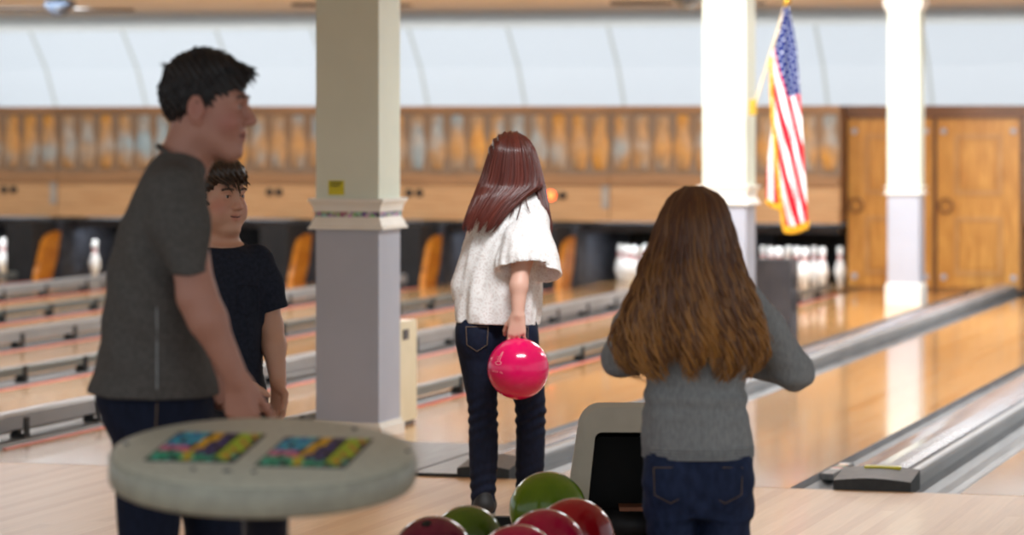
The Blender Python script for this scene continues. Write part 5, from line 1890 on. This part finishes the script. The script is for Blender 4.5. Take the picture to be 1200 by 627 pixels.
# ------------------------------------------------------------------ boy in navy t-shirt
def boy():
    fr = Frame(276, 9.6); q = fr.q
    root = person('smiling boy in dark navy pocket t-shirt, standing behind the man', fr)
    hd = Head(q(254.5, 230, 0.0), rot(math.radians(-42), 0.0, 0.0), 0.9, 1.06)
    B = Body((-0.24, -0.30, -0.01), (0.26, 0.20, 1.42), 0.003)
    hd.build(B, 1.0, 1.0)
    for y in (1, -1): B.ell(hd.T(0.045, y * 0.042, -0.060), np.array((0.034, 0.028, 0.034)) * 0.93, 0.02, hd.R)
    B.cap(q(256, 258, 0.015), q(262, 296, 0.01), 0.048, 0.056, 0.03)
    B.loft(fr.rows([(288, 250, 284, 0.06, 0), (300, 240, 300, 0.075, 0), (330, 240, 306, 0.09, 0), (400, 242, 304, 0.09, 0), (440, 248, 302, 0.08, 0)]), 0.03)
    sh, el, wr = q(304, 310, 0.0), q(317, 384, 0.0), q(326, 448, -0.05)
    B.chain([sh, el, q(321, 405, -0.02), wr], [0.046, 0.036, 0.034, 0.024], 0.02)
    hand(B, wr, (0.02, -0.12, -1), (-0.75, -0.55, 0.0), (0.75, -0.5, 0), 0.88, (0.38, 0.42, 0.36, 0.25), 0.26, (0.95, 0.05))
    wl = q(276, 446, -0.19)
    B.chain([q(242, 311, 0.0), q(228, 384, -0.03), wl], [0.044, 0.036, 0.024], 0.02)
    hand(B, wl, (0.5, -0.3, -0.8), (0.5, 0.4, -0.2), (0.5, 0.5, 0.5), 0.88, (0.5, 0.55, 0.6, 0.6), 0.04)
    an = [v3(q(262, 600)[0], 0.0, 0.09), v3(q(300, 600)[0], 0.02, 0.09)]
    for a, n_ in zip((q(262, 480), q(296, 480)), an):
        B.chain([a, (a + n_) / 2 + v3(0, -0.01, 0), n_], [0.052, 0.036, 0.028], 0.02)
        B.cap(n_, (n_[0] + 0.03, n_[1] - 0.10, 0.035), 0.028, 0.022, 0.02)
    body_obj('body', B, M['skin_boy'], root, 1, tint=hd.blush(0.6))
    hd.eyes(root); hd.brows(root, M['hair_boy'])
    J = Body((-0.24, -0.2, 0.03), (0.24, 0.2, 0.80), 0.005)
    J.loft(fr.rows([(438, 243, 308, 0.095, 0), (460, 240, 313, 0.10, 0), (490, 238, 318, 0.102, 0), (506, 238, 319, 0.095, 0)]), 0.03)
    zl = q(0, 498)[2]
    for s_, (xa, xb) in ((0, (237, 279)), (1, (278, 320))):
        a = q(xa, 498); b = q(xb, 498); c0 = (a[0] + b[0]) / 2; w0 = (b[0] - a[0]) / 2; n_ = an[s_]
        J.loft([(zl + 0.02, c0, 0, w0, 0.092), (zl - 0.14, c0, 0, w0 * 0.92, 0.082), (0.36, n_[0], n_[1], 0.064, 0.066), (0.06, n_[0], n_[1], 0.060, 0.064)], 0.02)
    body_obj('jeans', J, M['denim_black'], root, 1, lambda V: 0.0025 * wobble(V, 50, 17, 6))
    S = Body((-0.26, -0.22, 0.62), (0.26, 0.22, 1.20), 0.0045)
    S.loft(fr.rows([(286, 251, 282, 0.066, 0), (293, 245, 296, 0.086, 0), (302, 240, 305, 0.10, 0), (325, 239, 311, 0.116, 0), (370, 240, 309, 0.122, -0.005), (410, 242, 308, 0.124, -0.01), (440, 242, 309, 0.122, -0.005), (458, 243, 309, 0.120, 0)]), 0.03, 2.3, 0, 'add',
           lambda a, Z: 0.018 * np.sin(a * 6 + 25 * Z))
    S.chain([q(300, 309, 0.0), q(309, 335, 0.0), q(318, 362, 0.0)], [0.058, 0.055, 0.050], 0.025)
    S.chain([q(247, 309, 0.0), q(240, 335, -0.01), q(233, 362, -0.02)], [0.058, 0.055, 0.050], 0.025)
    d = (q(318, 362) - q(305, 318)); d /= np.linalg.norm(d)
    ax_ = [S.lo[i] + S.h * np.arange(S.n[i]) for i in range(3)]
    X, Y, Z = np.meshgrid(*ax_, indexing='ij', sparse=True)
    p1 = q(318, 364)
    side = (X > q(311, 300)[0])
    S.F = np.where(side, np.maximum(S.F, ((X - p1[0]) * d[0] + (Z - p1[2]) * d[2])), S.F).astype(np.float32)
    S.ell(q(263, 279, -0.02), (0.058, 0.075, 0.045), 0.008, None, 'sub')      # neck opening
    so = body_obj('t_shirt', S, M['tee_navy'], root, 1, lambda V: 0.0025 * wobble(V, 42, 23, 6))
    P = [(q(288, 331, -0.118), q(305, 331, -0.085)), ]
    paths = [[q(278, 334, -0.121), q(290, 334, -0.117), q(302, 335, -0.092)], [q(278, 334, -0.121), q(278, 366, -0.126), q(290, 370, -0.122), q(302, 364, -0.100), q(302, 335, -0.092)]]
    tubes_mesh('chest_pocket', paths, [0.0016] * 2, M['tee_navy'], so, 5, taper=False)
    cz = q(263, 291)
    P = [v3(cz[0] + 0.062 * math.cos(a), 0.0 + 0.068 * math.sin(a), cz[2] + 0.010 * math.sin(a) + 0.006) for a in np.linspace(0, 2 * PI, 40)]
    tubes_mesh('collar', [P], [0.007], M['tee_navy'], so, 6, taper=False)
    # short hair combed to his fringe
    Hb = Body(hd.c - 0.16, hd.c + 0.16, 0.0035)
    Hb.ell(hd.T(-0.012, 0, 0.032), np.array((0.102, 0.084 * 1.04, 0.098)) * 0.93, 0.01, hd.R)
    Hb.ell(hd.T(0.045, 0, 0.085), np.array((0.06, 0.06, 0.035)) * 0.93, 0.03, hd.R)
    for a, b in (((0.12, 0, -0.11), (0.115, 0, 0.022)), ((0.10, 0.06, -0.12), (0.09, 0.062, 0.018)), ((0.10, -0.06, -0.12), (0.09, -0.062, 0.018)), ((0.055, 0.095, -0.1), (0.055, 0.095, 0.0)), ((0.055, -0.095, -0.1), (0.055, -0.095, 0.0)), ((0.0, 0, -0.13), (-0.02, 0, -0.105)), ((0.012, 0.09, -0.08), (0.0, 0.09, -0.04)), ((0.012, -0.09, -0.08), (0.0, -0.09, -0.04))):
        Hb.cap(hd.T(*a), hd.T(*b), 0.042, 0.036, 0.006, 'sub')
    ho = body_obj('hair', Hb, M['hair_boy'], root, 1, lambda V: 0.0016 * np.sin(V[:, 0] * 400 + V[:, 2] * 200), lambda V: 0.15 + 0.2 * wobble(V, 260, 5, 5))
    keep = lambda p: (p[2] > 0.055 or (p[0] < 0.03 and p[2] > -0.02) or (p[0] < -0.04 and p[2] > -0.06)) and not (p[0] > 0.07 and p[2] < 0.06)

    def flow(p, rg):
        return np.array([0.9, -0.25 + 0.3 * rg.rand(), -0.35 if p[2] > 0.05 else -0.9]) if p[0] > -0.03 else np.array([-0.15, 0.1 * rg.randn(), -1.0])
    scalp_strands(hd, 520, 61, lambda p: 0.055 if p[2] > 0.06 else 0.03, flow, M['hair_boy'], ho, keep, 0.008, 0.0030, (0.103, 0.086, 0.100), (-0.012, 0, 0.032))
    shoe(root, an[0], -PI / 2 + 0.3, 0.23); shoe(root, an[1], -PI / 2 + 0.5, 0.23)


boy()


# ------------------------------------------------------------------ young man in grey t-shirt
def man():
    fr = Frame(190, 7.6); q = fr.q
    root = person('young man in grey t-shirt and dark jeans, in profile behind the scoring table', fr)
    hd = Head(q(242, 124, 0.0), rot(math.radians(-6), 0.04, 0.0), 1.0)
    B = Body((-0.22, -0.33, -0.01), (0.32, 0.33, 1.72), 0.003)
    hd.build(B, 0.0, 0.0)
    B.cap(q(232, 150, 0.0), q(213, 198, 0.0), 0.055, 0.058, 0.03)
    B.cap(q(224, 172, 0.0), q(210, 198, 0.0), 0.05, 0.050, 0.03)
    B.loft(fr.rows([(192, 196, 230, 0.09, 0), (215, 178, 232, 0.14, 0), (260, 156, 232, 0.160, 0), (330, 134, 234, 0.15, 0), (400, 134, 230, 0.13, 0), (455, 136, 230, 0.12, 0)]), 0.03)
    shN, elN, wrN = q(210, 232, -0.175), q(231, 348, -0.22), q(277, 444, -0.20)
    B.chain([shN, elN, q(243, 374, -0.22), wrN], [0.052, 0.042, 0.041, 0.028], 0.025)
    hand(B, wrN, (0.16, 0.05, -1), (0.25, 0.75, 0.0), (0.9, -0.2, 0.0), 1.0, (0.30, 0.34, 0.38, 0.45), 0.05, (0.45, 0.35))
    shF, elF, wrF = q(212, 228, 0.18), q(222, 350, 0.20), q(252, 432, 0.10)
    B.chain([shF, elF, wrF], [0.046, 0.042, 0.028], 0.025)
    hand(B, wrF, (0.35, -0.2, -1), (0.4, -0.6, 0.0), (0.9, 0.2, 0.3), 0.95, (0.5, 0.55, 0.6, 0.6), 0.03)
    an = [v3(q(176, 600)[0], -0.08, 0.10), v3(q(244, 600)[0], 0.10, 0.10)]
    kn = [v3(q(180, 600)[0], -0.08, 0.50), v3(q(246, 600)[0], 0.09, 0.50)]
    for a, k_, n_ in zip((q(176, 490, -0.08), q(205, 490, 0.08)), kn, an):
        B.chain([a, k_, n_], [0.058, 0.045, 0.036], 0.02)
        B.cap(n_, (n_[0] + 0.12, n_[1], 0.04), 0.032, 0.026, 0.02)
    body_obj('body', B, M['skin_man'], root, 1, tint=hd.blush(0.45))
    hd.eyes(root); hd.brows(root, M['hair_dark'])
    # jeans
    J = Body((-0.28, -0.3, 0.03), (0.34, 0.3, 0.98), 0.005)
    J.loft(fr.rows([(446, 112, 246, 0.15, 0), (470, 112, 250, 0.16, 0), (495, 122, 252, 0.16, 0), (520, 134, 256, 0.155, 0), (540, 140, 262, 0.15, 0)]), 0.04, 2.4)
    for s_, (xa, xb, x2a, x2b, dy) in enumerate(((136, 222, 144, 213, -0.075), (186, 264, 212, 284, 0.085))):
        za, zb_ = q(0, 528)[2], q(0, 622)[2]
        a, b = q(xa, 528), q(xb, 528); a2, b2 = q(x2a, 622), q(x2b, 622); n_ = an[s_]
        J.loft([(za, (a[0] + b[0]) / 2, dy, (b[0] - a[0]) / 2, 0.085), (zb_, (a2[0] + b2[0]) / 2, dy, (b2[0] - a2[0]) / 2, 0.078), (0.45, n_[0], n_[1], 0.066, 0.068), (0.25, n_[0] - 0.01, n_[1], 0.064, 0.064), (0.06, n_[0], n_[1], 0.064, 0.062)], 0.03)
    jo = body_obj('jeans', J, M['denim'], root, 1, lambda V: 0.0025 * wobble(V, 45, 27, 6))
    zz = q(0, 480)[2]
    tubes_mesh('side_seam', [[q(184, 472, -0.163), q(182, 520, -0.165), q(180, 560, -0.163)]], [0.0018], M['thread'], jo, 5, taper=False)
    # t-shirt
    S = Body((-0.28, -0.34, 0.80), (0.26, 0.32, 1.52), 0.0045)
    rows = fr.rows([(178, 192, 232, 0.075, 0), (186, 180, 240, 0.115, 0), (198, 171, 244, 0.160, 0), (212, 164, 240, 0.182, 0), (232, 154, 241, 0.195, 0), (262, 142, 241, 0.200, 0), (300, 131, 241, 0.195, 0), (350, 122, 241, 0.185, 0), (400, 119, 243, 0.178, 0), (430, 112, 248, 0.178, 0), (448, 106, 252, 0.182, 0), (463, 102, 255, 0.184, 0)])
    S.loft(rows, 0.04, 2.25, 0, 'add', lambda a, Z: 0.012 * np.sin(a * 6 + 18 * Z) + 0.012 * np.sin(a * 3 - 30 * Z) * np.clip((1.2 - Z) / 0.3, 0, 1))
    # near and far sleeves
    S.chain([q(206, 228, -0.16), q(212, 262, -0.20), q(222, 318, -0.22)], [0.064, 0.062, 0.045], 0.03)
    S.chain([q(206, 227, 0.172), q(213, 312, 0.205)], [0.068, 0.062], 0.03)
    ax_ = [S.lo[i] + S.h * np.arange(S.n[i]) for i in range(3)]
    X, Y, Z = np.meshgrid(*ax_, indexing='ij', sparse=True)
    p1 = q(224, 321, -0.22)
    armside = np.abs(Y) > 0.185
    S.F = np.where(armside & (Z < q(0, 280)[2]) & (X > q(196, 300)[0]), np.maximum(S.F, (p1[2] + 0.10 * (X - p1[0]) - Z)), S.F).astype(np.float32)
    # sagging hem dips at the back
    S.cut((-0.05, 0, -1), -(q(180, 460)[2] - 0.004) - 0.0)
    S.ell(q(218, 172, 0.0), (0.062, 0.078, 0.040), 0.010, None, 'sub')

    def sd(V):
        w = wobble(V, 30, 33, 6, (1, 1, 0.7)) * 0.003
        # pulls radiating from the armpit and along the back
        w += 0.0035 * np.sin((V[:, 0] * 0.8 + V[:, 2] * 0.6) * 75) * np.exp(-((V[:, 2] - 1.1) / 0.16) ** 2)
        w += 0.003 * np.sin(V[:, 2] * 55 + V[:, 0] * 20) * np.exp(-((V[:, 2] - 0.95) / 0.08) ** 2)
        return w
    so = body_obj('t_shirt', S, M['tee_grey'], root, 1, sd)
    c0 = q(213, 184, 0.0)
    P = [v3(c0[0] + 0.056 * math.cos(a), 0.080 * math.sin(a), c0[2] - 0.030 * math.cos(a) - 0.004) for a in np.linspace(0, 2 * PI, 44)]
    tubes_mesh('collar', [P], [0.006], M['tee_grey'], so, 6, taper=False)
    # side seam and sleeve stitching
    tubes_mesh('side_seam', [[q(183, 330, -0.186), q(184, 380, -0.180), q(184, 420, -0.178), q(184, 456, -0.184)]], [0.0022], M['sweater'], so, 5, taper=False)
    # hair: short at the sides, longer tufts on top pushed forward
    Hb = Body(hd.c - 0.17, hd.c + 0.19, 0.0035)
    Hb.ell(hd.T(-0.012, 0, 0.030), (0.100, 0.080, 0.096), 0.01, hd.R)
    Hb.ell(hd.T(-0.020, 0, 0.078), (0.070, 0.060, 0.048), 0.03, hd.R)
    Hb.ell(hd.T(0.045, 0, 0.088), (0.062, 0.055, 0.028), 0.03, hd.R @ rot(0, 0.36, 0))
    for a, b in (((0.125, 0, -0.11), (0.125, 0, 0.030)), ((0.10, 0.06, -0.12), (0.098, 0.062, 0.022)), ((0.10, -0.06, -0.12), (0.098, -0.062, 0.022)),
                 ((0.052, 0.095, -0.12), (0.058, 0.095, 0.012)), ((0.052, -0.095, -0.12), (0.058, -0.095, 0.012)),
                 ((0.0, 0, -0.15), (-0.03, 0, -0.115)), ((0.0, 0.09, -0.10), (-0.006, 0.09, -0.028)), ((0.0, -0.09, -0.10), (-0.006, -0.09, -0.028))):
        Hb.cap(hd.T(*a), hd.T(*b), 0.042, 0.036, 0.006, 'sub')
    ho = body_obj('hair', Hb, M['hair_dark'], root, 1, lambda V: 0.0018 * np.sin(V[:, 0] * 350 + V[:, 2] * 260), lambda V: 0.2 + 0.2 * wobble(V, 260, 5, 5))
    keep = lambda p: (p[2] > 0.075 or (p[0] < 0.035 and p[2] > 0.02) or (p[0] < -0.045 and p[2] > -0.05)) and not (p[0] > 0.075 and p[2] < 0.085)

    def flow(p, rg):
        if p[2] > 0.09: return np.array([0.8, 0.25 * rg.randn(), 0.35])
        return np.array([0.15 * rg.randn(), 0.1 * rg.randn(), -0.8]) if p[0] < 0.0 else np.array([0.25, 0.0, -0.6])
    scalp_strands(hd, 640, 71, lambda p: 0.036 if p[2] > 0.09 else 0.016, flow, M['hair_dark'], ho, keep, 0.006, 0.0026, (0.100, 0.081, 0.098), (-0.012, 0, 0.031), spike=0.004)
    paths, rr = [], []
    rg = np.random.RandomState(5)
    for i in range(40):       # fringe tips over the forehead and a cowlick at the crown
        y = 0.045 * rg.randn()
        a = hd.T(0.055, y, 0.098 + 0.004 * rg.randn()); b = hd.T(0.085 + 0.006 * rg.rand(), y * 1.1, 0.086 + 0.005 * rg.randn()); c_ = hd.T(0.100 + 0.014 * rg.rand(), y * 1.2, 0.070 + 0.010 * rg.randn())
        paths.append([a, a * 0.5 + b * 0.5 + v3(0, 0, 0.004), b, b * 0.5 + c_ * 0.5, c_]); rr.append(0.0032)
    tubes_mesh('fringe', paths, rr, M['hair_dark'], ho, 5, [0.3] * len(paths))
    paths, rr = [], []
    for i in range(14):
        y = 0.02 * rg.randn()
        a = hd.T(-0.080, y, 0.078); b = hd.T(-0.094, y, 0.086 + 0.006 * rg.randn()); c_ = hd.T(-0.100 - 0.010 * rg.rand(), y, 0.084 + 0.008 * rg.randn())
        paths.append([a, (a + b) / 2, b, c_]); rr.append(0.0028)
    tubes_mesh('cowlick', paths, rr, M['hair_dark'], ho, 5, [0.3] * len(paths))
    shoe(root, an[0], 0.0, 0.28); shoe(root, an[1], 0.1, 0.28)


man()
